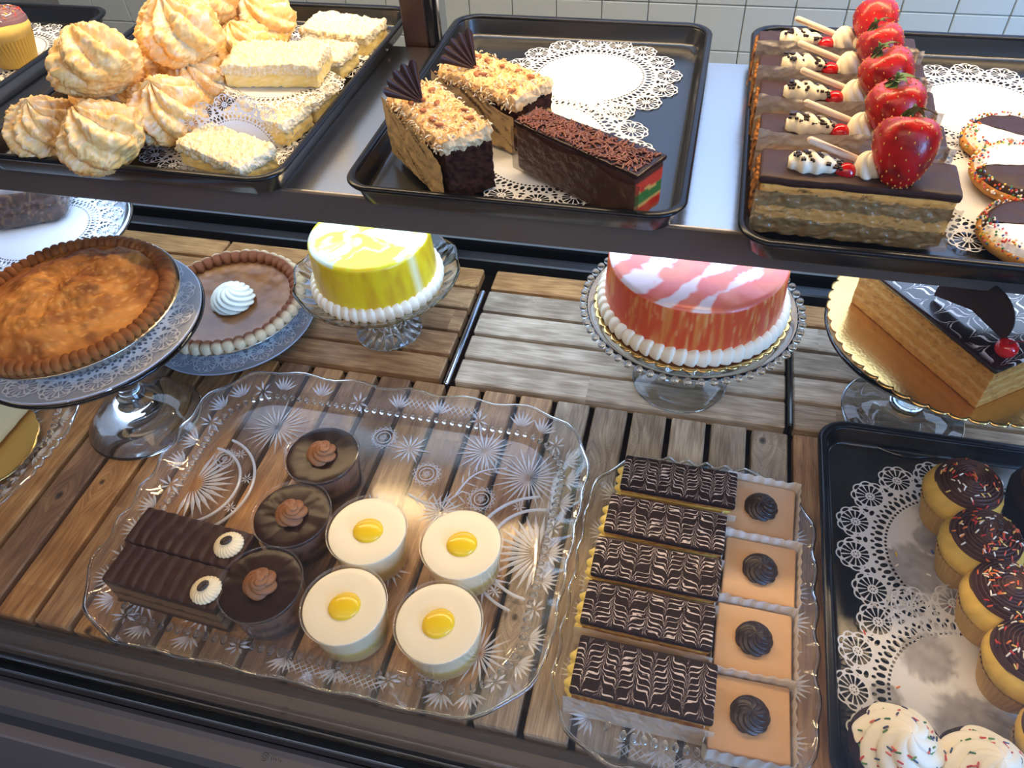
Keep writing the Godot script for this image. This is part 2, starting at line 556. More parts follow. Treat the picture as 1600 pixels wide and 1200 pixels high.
func build_case() -> void:
	var o := thing("display_case", "black bakery display case with steel frame and glass front", "display case")
	part(o, "base", box(2.2, 0.84, 0.80, "dark_brown"), at3(0.1, -0.48, 0.04))
	part(o, "front_panel", box(2.2, 0.80, 0.02, "brown_panel"), at3(0.1, -0.50, 0.466))
	part(o, "deck_ledge", box(2.2, 0.03, 0.034, "black_metal"), at3(0.1, -0.0165, 0.4125))
	part(o, "track_lip", box(2.2, 0.022, 0.004, "black_gloss", 0.001), at3(0.1, -0.001, 0.4255))
	part(o, "track_channel", box(2.2, 0.014, 0.012, "black_gloss", 0.001), at3(0.1, -0.014, 0.4335))
	part(o, "track_trim", box(2.2, 0.02, 0.003, "chrome", 0.001), at3(0.1, -0.003, 0.4415))
	part(o, "front_bar", box(2.2, 0.05, 0.03, "dark_bar", 0.005), at3(0.1, -0.03, 0.4585))
	var eg := Geo.new()
	arc(eg, Vector3.ZERO, 0.0032, 0, TAU, 0.0003)
	arc(eg, Vector3.ZERO, 0.0015, 0, TAU, 0.0003)
	for k in 5: eg.tube([Vector3(0.006 + 0.0022 * k, 0, -0.0008 - 0.0006 * (k % 2)), Vector3(0.0068 + 0.0022 * k, 0, 0.001)], 0.0003, 5)
	part(o, "etched_stamp", eg.mesh(M.black_gloss), at3(-0.0360, -0.0049, 0.4560))
	part(o, "front_pane", box(2.2, 0.79, 0.005, "front_glass", 0.0005), at3(0.1, 0.388, 0.4335))
	part(o, "top_panel", box(2.2, 0.03, 0.66, "black_metal"), at3(0.1, 0.795, 0.02 - 0.1))
	part(o, "top_beam", box(2.2, 0.04, 0.05, "black_metal"), at3(0.1, 0.80, 0.43))
	# rails of the sliding doors behind the deck
	part(o, "rear_rail", box(2.2, 0.03, 0.02, "black_metal"), at3(0.1, -0.010, -0.243))
	part(o, "rear_rail", box(2.2, 0.045, 0.008, "black_gloss"), at3(0.1, -0.004, -0.266))
	part(o, "rear_rail", box(2.2, 0.05, 0.008, "black_gloss"), at3(0.1, 0.002, -0.288))
	part(o, "rear_rail", box(2.2, 0.06, 0.05, "black_metal"), at3(0.1, 0.01, -0.335))
	part(o, "side_panel", box(0.02, 0.78, 0.78, "black_metal"), at3(-0.99, 0.39, 0.03))
	part(o, "side_panel", box(0.02, 0.78, 0.78, "black_metal"), at3(1.19, 0.39, 0.03))
	var p := thing("door_post", "black upright door post behind the shelf between two trays", "door post", Vector3(-0.119, 0.04, -0.372))
	part(p, "stile", box(0.034, 0.74, 0.03, "dark_brown"), at3(-0.010, 0.37, 0))
	part(p, "edge_strip", box(0.010, 0.74, 0.032, "black_gloss"), at3(0.013, 0.37, 0))
	part(p, "edge_strip", box(0.006, 0.74, 0.028, "chrome"), at3(0.0225, 0.37, -0.002))
	# the shelf
	var s := thing("steel_shelf", "brushed stainless steel shelf carrying four black trays", "shelf", Vector3(0.1, 0.2545, 0))
	var g := Geo.new()
	g.cbox(Vector3(1.08, 0.0025, 0.173), 0.001, Vector3(0, -0.0025, -0.179))
	part(s, "top", g.mesh(M.steel, NO, false))
	part(s, "front_lip", box(2.16, 0.037, 0.004, "dark_lip", 0.0012), at3(0, -0.0185, -0.004))
	part(s, "rear_lip", box(2.16, 0.03, 0.004, "dark_lip", 0.001), at3(0, -0.0175, -0.350))
	for sx in [-1, 1]:
		part(s, "bracket", box(0.02, 0.03, 0.34, "black_metal"), at3(sx * 1.07, -0.021, -0.18))

# ---------------------------------------------------------------- the wooden deck
func slat_mesh(len_: float, wid: float, k: int, along_z: bool) -> ArrayMesh:
	var h := Vector3(wid, 0.016, len_) / 2 if along_z else Vector3(len_, 0.016, wid) / 2
	return Geo.new().cbox(h, 0.0016, Vector3.ZERO, Vector2(rng.randf() * 3.0, rng.randf()), 2 if along_z else 0).mesh(M["wood%d" % k], NO, false)

func build_deck() -> void:
	rng.seed = 11
	var back := [[-0.82, -0.4235, "slatted wooden deck panel at the far left under the pies", [1, 1, 1]], [-0.4195, -0.019, "orange-brown slatted deck panel under the yellow cake stand", [1, 0, 0]], [0.0, 0.394, "pale grey slatted deck panel under the orange cake stand", [3, 3, 2]], [0.4025, 0.80, "slatted deck panel under the layer cake stand at the right end", [3, 3, 2]]]
	for b in back:
		var ln: float = b[1] - b[0]
		var t := thing("deck_panel", b[2], "deck panel", Vector3((b[0] + b[1]) / 2, -0.008, -0.1125), 0, "slatted wooden panels of the case floor")
		for k in 5:
			var w: int = b[3][rng.randi() % 3]
			if k == 4: w = 1
			part(t, "slat", slat_mesh(ln - rng.randf() * 0.001, 0.039, w, false), at3(0, 0.0008 * rng.randf(), 0.093 - 0.045 * k))
		for sx in [-0.42, 0.0, 0.42]:
			part(t, "runner", box(0.03, 0.018, 0.222, "runner"), at3(sx * ln, -0.0172, 0))
	var names := ["slatted deck panel under the loose glass tray at the far left", "warm brown slatted deck panel left of the big crystal tray", "slatted deck panel under the dark chocolate bars", "slatted deck panel under the white dessert cups", "slatted deck panel under the napoleon slices", "slatted deck panel under the cupcake tray"]
	# boards run to the front here; the x of a board's left edge is 0.1775 + 0.045 k
	var first := [-21, -15, -9, -3, 1, 5]
	var count := [6, 6, 6, 4, 4, 9]
	for i in 6:
		var n: int = count[i]
		var x0: float = 0.1775 + 0.045 * first[i]
		var t := thing("deck_panel", names[i], "deck panel", Vector3(x0 + n * 0.0225 - 0.003, -0.008, 0.2), 0, "slatted wooden panels of the case floor")
		for k in n:
			var w: int = ([1, 1, 0, 4] if i < 3 else [0, 2, 2, 3, 4])[rng.randi() % (4 if i < 3 else 5)]
			part(t, "slat", slat_mesh(0.384 - rng.randf() * 0.002, 0.0385, w, true), at3(0.0195 + 0.045 * k - n * 0.0225 + 0.003, 0.001 * rng.randf(), 0))
		for z in [-0.15, 0.0, 0.15]:
			part(t, "runner", box(n * 0.045 - 0.008, 0.018, 0.03, "runner"), at3(0, -0.0172, z))
	solo("divider_rod", Geo.new().tube([Vector3(0, 0, -0.088), Vector3(0, 0, 0.088)], 0.0042, 12).mesh(M.chrome), "thin steel rod in the gap beside the yellow cake stand", "rod", Vector3(-0.0095, -0.004, -0.085))
	solo("divider_rod", box(0.006, 0.02, 0.22, "black_gloss"), "black divider strip in the gap between the two cake stands at the right", "rod", Vector3(0.3985, -0.004, -0.11))


# ---------------------------------------------------------------- shared shapes
func rr(hw: float, hd: float, r: float, per_corner := 8, per_side := 1) -> Array:   # rounded rectangle in xz, outward for Geo.grid
	var pts := []
	r = maxf(minf(r, minf(hw, hd)), 0.0001)
	var cen := [Vector2(hw - r, -(hd - r)), Vector2(-(hw - r), -(hd - r)), Vector2(-(hw - r), hd - r), Vector2(hw - r, hd - r)]
	for q in 4:
		for k in per_corner + 1:
			var a := (q + float(k) / per_corner) * PI / 2
			pts.append(cen[q] + Vector2(cos(a), -sin(a)) * r)
		var nx: Vector2 = cen[(q + 1) % 4] + Vector2(cos((q + 1) * PI / 2), -sin((q + 1) * PI / 2)) * r
		var st: Vector2 = pts[pts.size() - 1]
		for k in range(1, per_side):
			pts.append(st.lerp(nx, float(k) / per_side))
	return pts

func loft(g: Geo, hw: float, hd: float, r: float, prof: Array, per_corner := 8, per_side := 1, wav : Callable = NO) -> Geo:   # prof: [inset, y]
	var rings := []
	for q in prof: rings.append(rr(hw - q[0], hd - q[0], r - q[0] * 0.8, per_corner, per_side))
	var n: int = rings[0].size()
	var m := prof.size() - 1
	g.grid(n, m, func(a, t):
		var j := int(round(t * m))
		var i := int(round(a * n)) % n
		var p: Vector2 = rings[j][i]
		var y: float = prof[j][1]
		if wav.is_valid(): return wav.call(Vector3(p.x, y, p.y), float(i) / n, t)
		return Vector3(p.x, y, p.y), true)
	return g

func make_tray(label: String, x0: float, x1: float, z0: float, z1: float, y: float, hgt := 0.025) -> Node3D:
	var t := thing("baking_tray", label, "tray", Vector3((x0 + x1) / 2, y, (z0 + z1) / 2), 0, "black baking trays")
	var hw := (x1 - x0) / 2
	var hd := (z1 - z0) / 2
	var g := Geo.new()
	loft(g, hw, hd, 0.032, [[0.03, 0.0], [0.02, 0.0], [0.012, 0.002], [0.006, hgt - 0.004], [0.0065, hgt - 0.002], [0.009, hgt - 0.003], [0.013, 0.0055], [0.017, 0.0025], [0.03, 0.0018], [minf(hw, hd) - 0.001, 0.0018]], 10)
	part(t, "pan", g.mesh(M.tray_black))
	var ring := Geo.new()
	var prof := []
	for k in 9:
		var a := k / 8.0 * TAU
		prof.append([0.0045 + 0.0045 * cos(a), hgt - 0.001 + 0.0028 * sin(a)])
	loft(ring, hw, hd, 0.032, prof, 10)
	part(t, "rim", ring.mesh(M.tray_rim))
	return t

# lace doily: one sixteenth cut out by marching squares, then repeated round the centre
var doily_v := PackedVector3Array()
var doily_i := PackedInt32Array()

func lace(r: float, th: float) -> float:       # > 0 where there is paper; unit radius
	var w := PI / 16.0
	var f := th / w                             # -1 .. 1 in the sector
	var lx := r * sin(th)
	var ly := r * cos(th) - 0.842
	var d := sqrt(lx * lx + ly * ly)
	var a := atan2(lx, ly)
	var s := maxf(0.862 - r, 0.148 + 0.017 * absf(cos(a * 4.5)) - d)
	var k := absf(fposmod(f * 3.0, 1.0) - 0.5) / 3.0 * w * r
	s = minf(s, maxf(absf(r - 0.588) - 0.011, k - 0.0105))
	k = (absf(fposmod(f * 2.0, 1.0) - 0.5)) / 2.0 * w * r
	s = minf(s, sqrt(pow(k / 0.0195, 2.0) + pow((r - 0.645) / 0.033, 2.0)) * 0.02 - 0.02)
	k = (0.5 - absf(fposmod(f * 2.0, 1.0) - 0.5)) / 2.0 * w * r
	s = minf(s, sqrt(pow(k / 0.0135, 2.0) + pow((r - 0.693) / 0.018, 2.0)) * 0.014 - 0.014)
	var k2 := (1.0 - absf(f)) * w * r
	s = minf(s, sqrt(pow(k2 / 0.030, 2.0) + pow((r - 0.748) / 0.018, 2.0)) * 0.02 - 0.02)
	s = minf(s, sqrt(pow(k2 / (0.006 + 0.3 * maxf(0.0, 0.835 - r)), 2.0) + pow((r - 0.803) / 0.026, 2.0)) * 0.012 - 0.012)
	if d < 0.13:
		s = minf(s, maxf(maxf(0.040 - d, d - 0.112 - 0.006 * cos(a)), -(0.36 / 14.0 * TAU * d - absf(fposmod(a * 14.0 / TAU, 1.0) - 0.5) / 14.0 * TAU * d)))
		s = minf(s, maxf(absf(d - 0.02) - 0.006, absf(fposmod(a * 6.0 / TAU, 1.0) - 0.5) / 6.0 * TAU * d - 0.006))
	if ly > -0.05:
		var q := absf(fposmod(a * 4.5 / PI, 1.0) - 0.0)
		q = minf(q, 1.0 - q) / 4.5 * PI * d
		s = minf(s, sqrt(pow(q / 0.033, 2.0) + pow((d - 0.138) / 0.0145, 2.0)) * 0.014 - 0.014)
	return s

func build_doily() -> void:
	var nr := 62
	var nt := 44
	var r0 := 0.55
	var w := PI / 16.0
	var val := PackedFloat32Array()
	val.resize((nr + 1) * (nt + 1))
	var rad := func(j): return r0 + (1.01 - r0) * j / nr
	for j in nr + 1:
		for i in nt + 1:
			val[j * (nt + 1) + i] = lace(rad.call(j), lerpf(-w, w, float(i) / nt))
	var sv := PackedVector2Array()   # r, th
	var si := PackedInt32Array()
	var ids := {}
	var vert := func(key: int, r: float, th: float) -> int:
		if not ids.has(key):
			ids[key] = sv.size()
			sv.append(Vector2(r, th))
		return ids[key]
	for j in nr:
		for i in nt:
			var cs := [[j, i], [j, i + 1], [j + 1, i + 1], [j + 1, i]]
			var poly := []
			for k in 4:
				var p: Array = cs[k]
				var q: Array = cs[(k + 1) % 4]
				var ip: int = p[0] * (nt + 1) + p[1]
				var iq: int = q[0] * (nt + 1) + q[1]
				var a := val[ip]
				var b := val[iq]
				if a > 0: poly.append(vert.call(ip, rad.call(p[0]), lerpf(-w, w, float(p[1]) / nt)))
				if (a > 0) != (b > 0):
					var t := a / (a - b)
					poly.append(vert.call(1000000 + mini(ip, iq) * 100003 + maxi(ip, iq), lerpf(rad.call(p[0]), rad.call(q[0]), t), lerpf(-w, w, lerpf(p[1], q[1], t) / nt)))
			for k in range(1, poly.size() - 1):
				si.append(poly[0]); si.append(poly[k]); si.append(poly[k + 1])
	for s in 16:
		var b := doily_v.size()
		for p in sv:
			var a := p.y + s * 2.0 * w
			doily_v.append(Vector3(p.x * sin(a), 0, -p.x * cos(a)))
		for k in si: doily_i.append(b + k)
	# plain middle
	var b0 := doily_v.size()
	for j in 21:
		for i in 64:
			var r := 0.0001 + 0.551 * j / 20.0
			doily_v.append(Vector3(r * sin(i / 64.0 * TAU), 0, -r * cos(i / 64.0 * TAU)))
	for j in 20:
		for i in 64:
			var i2 := (i + 1) % 64
			for k in [b0 + j * 64 + i, b0 + (j + 1) * 64 + i, b0 + (j + 1) * 64 + i2, b0 + j * 64 + i, b0 + (j + 1) * 64 + i2, b0 + j * 64 + i2]: doily_i.append(k)

# shape: point of the flat sheet in metres -> point; stains: [x, z, radius]
func doily_mesh(r: float, shape : Callable = NO, stains := [], keep : Callable = NO) -> ArrayMesh:
	var g := Geo.new()
	for p in doily_v:
		var q := p * r
		q.y = 0.0006 + 0.0006 * (1.0 + n3(q, 30.0))
		if shape.is_valid(): q = shape.call(q)
		g.v.append(q)
	g.uv.resize(g.v.size())
	g.c.resize(g.v.size())
	var white := L(226, 226, 226)
	for i in g.v.size():
		var col := white
		for s in stains:
			var d = Vector2(doily_v[i].x * r - s[0], doily_v[i].z * r - s[1]).length() / s[2]
			d += 0.25 * n3(doily_v[i] * r, 90.0)
			if d < 1.0: col = white.lerp(L(122, 116, 116), clampf((1.0 - d) * 4.0, 0.0, 0.85) * (0.75 + 0.25 * n3(doily_v[i], 9.0)))
		g.c[i] = col
	if keep.is_valid():
		for k in range(0, doily_i.size(), 3):
			var a := doily_i[k]
			if keep.call(doily_v[a] * r): g.tri(a, doily_i[k + 1], doily_i[k + 2])
	else:
		g.ix = doily_i.duplicate()
	return g.mesh(M.paper, NO, false)

# fold the sheet up round a line x = x0, towards -x
func fold(x0: float, rb: float, amax: float) -> Callable:
	return func(p: Vector3) -> Vector3:
		if p.x >= x0: return p
		var s := x0 - p.x
		var wv := 0.25 * sin(p.z * 90.0)
		var a := minf(s / rb, amax + wv * 0.3)
		return Vector3(x0 - rb * sin(a) - (s - a * rb) * cos(a), p.y + rb * (1.0 - cos(a)) + (s - a * rb) * sin(a), p.z)

# piped swirl: n lobes, twisted; returns Geo
func swirl(g: Geo, r: float, h: float, n: int, twist: float, depth: float, at := Vector3.ZERO, sharp := 1.0, tip := 0.0, seg := 72, rings := 18) -> Geo:
	return g.grid(seg, rings, func(a, t):
		var th: float = a * TAU
		var rr_ = r * pow(maxf(1.0 - t * t, 0.0), 0.5) * (1.0 - tip * t * (1.0 - t) * 1.6) + 0.0002
		if t < 0.12: rr_ *= 0.86 + 0.14 * t / 0.12
		var lobe := pow(absf(sin(0.5 * n * (th + twist * t))), sharp)
		rr_ *= 1.0 - depth * (1.0 - lobe)
		return at + Vector3(rr_ * cos(th), h * t * (1.0 - 0.04 * (1.0 - lobe)), -rr_ * sin(th)), true)

func grains(g: Geo, n: int, cols: Array, place: Callable, rad: float, len_: float) -> Geo:   # place() -> [point, normal]
	for k in n:
		var q: Array = place.call(k)
		var nn: Vector3 = q[1]
		var d := nn.cross(Vector3(rng.randf() - 0.5, rng.randf() - 0.5, rng.randf() - 0.5)).normalized()
		d = (d + nn * rng.randf_range(-0.15, 0.25)).normalized()
		g.cur = cols[rng.randi() % cols.size()]
		var p: Vector3 = q[0] + nn * rad * 0.7
		if len_ > 0: g.tube([p - d * len_ / 2, p + d * len_ / 2], rad, 6)
		else: g.blob(p, Vector3(rad, rad, rad), 6, 4)
	return g


# ---------------------------------------------------------------- goods on the steel shelf
const RAINBOW := [[226, 60, 44], [240, 120, 40], [250, 214, 80], [250, 246, 240], [60, 92, 170], [232, 110, 130], [70, 140, 80], [250, 246, 240]]

func rainbow() -> Array:
	return RAINBOW.map(func(q): return L(q[0], q[1], q[2]))

func puff_mesh(sd: int) -> ArrayMesh:
	var g := Geo.new()
	var o := Vector3(sd * 3.1, sd * 1.7, 0)
	var tw := 0.9 + 0.35 * sin(sd * 2.0)
	g.grid(160, 76, func(a, t):
		var th: float = a * TAU
		var ph: float = (t - 0.5) * PI
		var n := Vector3(cos(ph) * cos(th), sin(ph), -cos(ph) * sin(th))
		var lobe := pow(absf(sin(4.5 * (th + tw * (t * 2.0)) + 0.9 * n3(n + o, 0.9))), 0.85)
		var up := clampf(n.y * 0.9 + 0.75, 0.0, 1.0)
		var r = 1.0 + 0.34 * (lobe - 0.65) * up * (1.25 - 0.75 * t) + 0.13 * n3(n + o, 1.1) + 0.07 * n3(n + o, 4.5) + 0.045 * n3(n + o, 12.0)
		var p = n * r
		p.y = p.y * 0.86 if p.y > 0 else p.y * 0.62
		p.y += 0.14 * pow(maxf(n.y, 0.0), 12.0)
		return p, true)
	return g.mesh(M.dough, func(p: Vector3, n: Vector3) -> Color:
		var base := L(246, 214, 148).lerp(L(236, 186, 104), clampf(0.55 + 1.4 * n3(p + o, 2.2) - 0.25 * p.y, 0.0, 1.0))
		base = base.lerp(L(204, 134, 56), clampf(n3(p + o, 5.0) * 1.5 - 0.35 - 0.3 * p.y, 0.0, 0.6))
		var dust := clampf(n.y * 0.7 + n3(p + o, 3.0) * 1.3 + n3(p + o, 9.0) * 0.7 + n3(p + o, 30.0) * 0.4 - 0.22, 0.0, 1.0) * clampf(0.8 + p.y, 0.2, 1.0)
		return base.lerp(L(250, 240, 222), dust * 0.8))

func crumb_bar(label: String, x: float, y: float, z: float, turn: float, sx: float, sz: float, sd: int) -> void:
	var t := thing("crumb_bar", label, "pastry", Vector3(x, y, z), turn, "sugar dusted lemon crumb bars")
	var o := Vector3(sd * 2.0, 0, sd * 5.0)
	var g := Geo.new()
	g.rbox(Vector3(sx / 2, 0.0085, sz / 2), 0.003, Vector3i(22, 5, 14), func(p, d): return p + d * 0.0022 * n3(p + o, 160.0), Vector3(0, 0.0087, 0))
	part(t, "lemon_filling", g.mesh(M.crumb, func(p, n): return L(242, 224, 166).lerp(L(236, 206, 120), clampf(0.5 + n3(p + o, 200.0) * 1.4, 0, 1))))
	g = Geo.new()
	g.rbox(Vector3(sx / 2 + 0.001, 0.006, sz / 2 + 0.001), 0.003, Vector3i(80, 6, 44), func(p, d):
		var q := p as Vector3
		return q + d * (0.0026 * n3(q + o, 110.0) + 0.0030 * absf(n3(q + o, 330.0))) + Vector3(0, 0.003 * n3(q + o, 30.0), 0), Vector3(0, 0.021, 0))
	part(t, "crumb_topping", g.mesh(M.crumb, func(p, n): return L(238, 228, 204).lerp(L(232, 206, 140), clampf(0.45 + n3(p + o, 300.0) * 1.6 - n.y * 0.42, 0, 1))))

func coconut_slice(label: String, x: float, z: float, turn: float, ln: float, wd: float, hh: float, sd: int) -> void:
	rng.seed = 50 + sd
	var t := thing("coconut_cake_slice", label, "cake slice", Vector3(x, TRAY_Y + 0.0005, z), turn, "chocolate cake slices with coconut pecan topping")
	var o := Vector3(sd, sd * 4.0, 0)
	var g := Geo.new()
	g.rbox(Vector3(ln, hh - 0.012, wd) / 2, 0.003, Vector3i(30, 18, 14), func(p, d): return p + d * (0.0016 * n3(p + o, 110.0) - 0.002 * maxf(0.0, n3(p + o, 300.0))), Vector3(0, (hh - 0.012) / 2, 0))
	part(t, "sponge", g.mesh(M.crumb, func(p, n):
		var c := L(70, 42, 31).lerp(L(36, 21, 17), clampf(0.5 + n3(p + o, 220.0) * 1.6, 0, 1))
		if sd == 2 and absf(p.y - hh * 0.42 + 0.002 * n3(p, 60.0)) < 0.0035: c = L(176, 136, 84)
		return c))
	g = Geo.new()
	g.rbox(Vector3(ln + 0.003, 0.016, wd + 0.003) / 2, 0.006, Vector3i(60, 4, 26), func(p, d):
		var q := p as Vector3
		return q + d * (0.003 * n3(q + o, 120.0) + 0.0026 * n3(q + o, 300.0)) + Vector3(0, 0.003 * n3(q + o, 45.0), 0), Vector3(0, hh - 0.007, 0))
	var topping := part(t, "coconut_topping", g.mesh(M.crumb, func(p, n): return L(238, 210, 164).lerp(L(212, 164, 110), clampf(0.35 + n3(p + o, 260.0) * 1.5, 0, 1))))
	g = Geo.new()
	for k in 420:
		var p := Vector3(rng.randf_range(-ln / 2, ln / 2), hh + rng.randf_range(-0.001, 0.003), rng.randf_range(-wd / 2, wd / 2))
		if k % 4 == 0: p = Vector3(p.x, hh - rng.randf_range(0.002, 0.014), wd / 2 + 0.003)
		var d := Vector3(rng.randf() - 0.5, (rng.randf() - 0.5) * 0.5, rng.randf() - 0.5).normalized() * rng.randf_range(0.003, 0.0075)
		g.cur = [L(244, 226, 188), L(238, 210, 160), L(250, 240, 218), L(214, 168, 112)][rng.randi() % 4]
		g.tube([p - d * 0.5, p + Vector3(0, 0.0012, 0), p + d * 0.5], 0.0007, 4, false)
	part(topping, "coconut_shreds", g.mesh(M.dough, NO, false), Transform3D.IDENTITY, true)
	for k in 10:
		var pg := Geo.new()
		pg.blob(Vector3.ZERO, Vector3(0.0048, 0.0017, 0.003), 10, 6)
		pg.cur = Color.WHITE
		part(topping, "pecan_piece", pg.mesh(M.dough, func(p, n): return L(140, 76, 48).lerp(L(190, 130, 90), clampf(0.5 + n3(p + o, 500.0), 0, 1))), Transform3D(Basis.from_euler(Vector3(rng.randf_range(-0.4, 0.4), rng.randf() * TAU, rng.randf_range(-0.4, 0.4))), Vector3(rng.randf_range(-ln * 0.42, ln * 0.46), hh + 0.0032, rng.randf_range(-wd * 0.42, wd * 0.42))))
	# parchment on the long cut side
	g = Geo.new()
	g.grid(60, 30, func(u, v):
		var px := lerpf(-ln / 2 - 0.004, ln / 2 - 0.001, u)
		var py: float = lerpf(0.001, hh - 0.008 - 0.012 * pow(u, 4.0) + 0.003 * sin(u * 11.0 + sd) + 0.005 * exp(-u * 14.0), v)
		return Vector3(px, py, wd / 2 + 0.0045 + 0.0016 * n3(Vector3(px, py, sd), 70.0) + 0.002 * exp(-u * 12.0) * v), false, false)
	part(t, "paper_wrap", g.mesh(M.dough, func(p, n):
		var q := Vector3(p.x * 0.35 + p.y * 0.25, p.y * 1.2 + p.x * 0.5, 0)
		var f := clampf(n3(q + o, 60.0) * 4.0 + n3(q + o, 170.0) * 2.5 - 0.7, 0, 1)
		return L(200, 172, 126).lerp(L(70, 50, 38), f * 0.9)))
	# ribbed chocolate fan stuck in the topping
	g = Geo.new()
	g.grid(64, 14, func(u, v):
		var a: float = (u - 0.5) * 1.3
		var rib := absf(cos((u - 0.5) * 5.0 * PI))
		var r: float = 0.003 + v * (0.037 + 0.0045 * rib)
		return Vector3(r * sin(a), r * cos(a), 0.0065 * pow(rib, 0.7) * pow(v, 0.8) * (1.2 - v * 0.4) + 0.008 * v * v), false, false)
	g.grid(64, 14, func(u, v):
		var a: float = (u - 0.5) * 1.3
		var rib := absf(cos((u - 0.5) * 5.0 * PI))
		var r: float = 0.003 + v * (0.037 + 0.0045 * rib)
		return Vector3(r * sin(a), r * cos(a), 0.0065 * pow(rib, 0.7) * pow(v, 0.8) * (1.2 - v * 0.4) + 0.008 * v * v - 0.0022), false, false, true)
	part(t, "chocolate_fan", g.mesh(M.choc_fan), Transform3D(Basis(Vector3.UP, -turn) * fan_pose().scaled(Vector3.ONE * 0.88), Vector3(-ln * 0.16, hh + 0.001, 0.006)))

func fan_pose() -> Basis:           # leaning back to the upper left, ribbed face to the front right
	var nn := Vector3(0.30, 0.52, 0.80).normalized()
	var up := Vector3(-0.62, 0.62, -0.10)
	up = (up - nn * up.dot(nn)).normalized()
	return Basis(up.cross(nn), up, nn)

func strawberry_mesh() -> Array:
	var g := Geo.new()
	var shape := func(a, t):
		var ph: float = t * PI
		var y := cos(ph)
		var r := pow(sin(ph), 0.82) * (0.86 + 0.22 * y) + 0.0001
		return Vector3(r * 0.0235 * cos(a * TAU), (y if y > 0.0 else y * 1.15) * 0.0225 - 0.004 * exp(-ph * ph * 9.0), -r * 0.0235 * sin(a * TAU))
	g.grid(64, 48, func(a, t):
		var p: Vector3 = shape.call(a, t)
		return p * (1.0 + 0.02 * n3(p, 80.0)), true, false, true)
	var body := g.mesh(M.berry, func(p, n): return L(192, 20, 20).lerp(L(128, 8, 14), clampf(0.4 + n3(p, 60.0) * 1.5, 0, 1)).lerp(L(226, 96, 70), clampf((p.y - 0.017) * 160.0, 0, 0.6)))
	var s := Geo.new()
	for k in 130:
		var t := 0.1 + 0.86 * (k + 0.5) / 130.0
		var a := fposmod(k * 0.61803, 1.0)
		var p: Vector3 = shape.call(a, t)
		s.blob(p * 1.006, Vector3(0.0006, 0.0010, 0.0006), 5, 3)
	var seeds := s.mesh(mat("seed", C(216, 150, 60), 0.4))
	var c := Geo.new()
	for k in 9:
		var b := Basis(Vector3.UP, k * TAU / 9.0 + 0.3 * sin(k * 5.0))
		c.grid(4, 6, func(u, v):
			var l: float = v * 0.0155
			return b * Vector3(0.0, 0.0215 + 0.004 * sin(v * 2.2 + 0.4 * k), 0) + b * Vector3((u - 0.5) * 0.006 * sin(PI * minf(v + 0.12, 1.0)), 0.0014 * absf(u - 0.5), l), false, false)
	c.tube([Vector3(0, 0.02, 0), Vector3(0.001, 0.028, 0)], 0.0012, 6)
	return [body, seeds, c.mesh(M.leaf)]

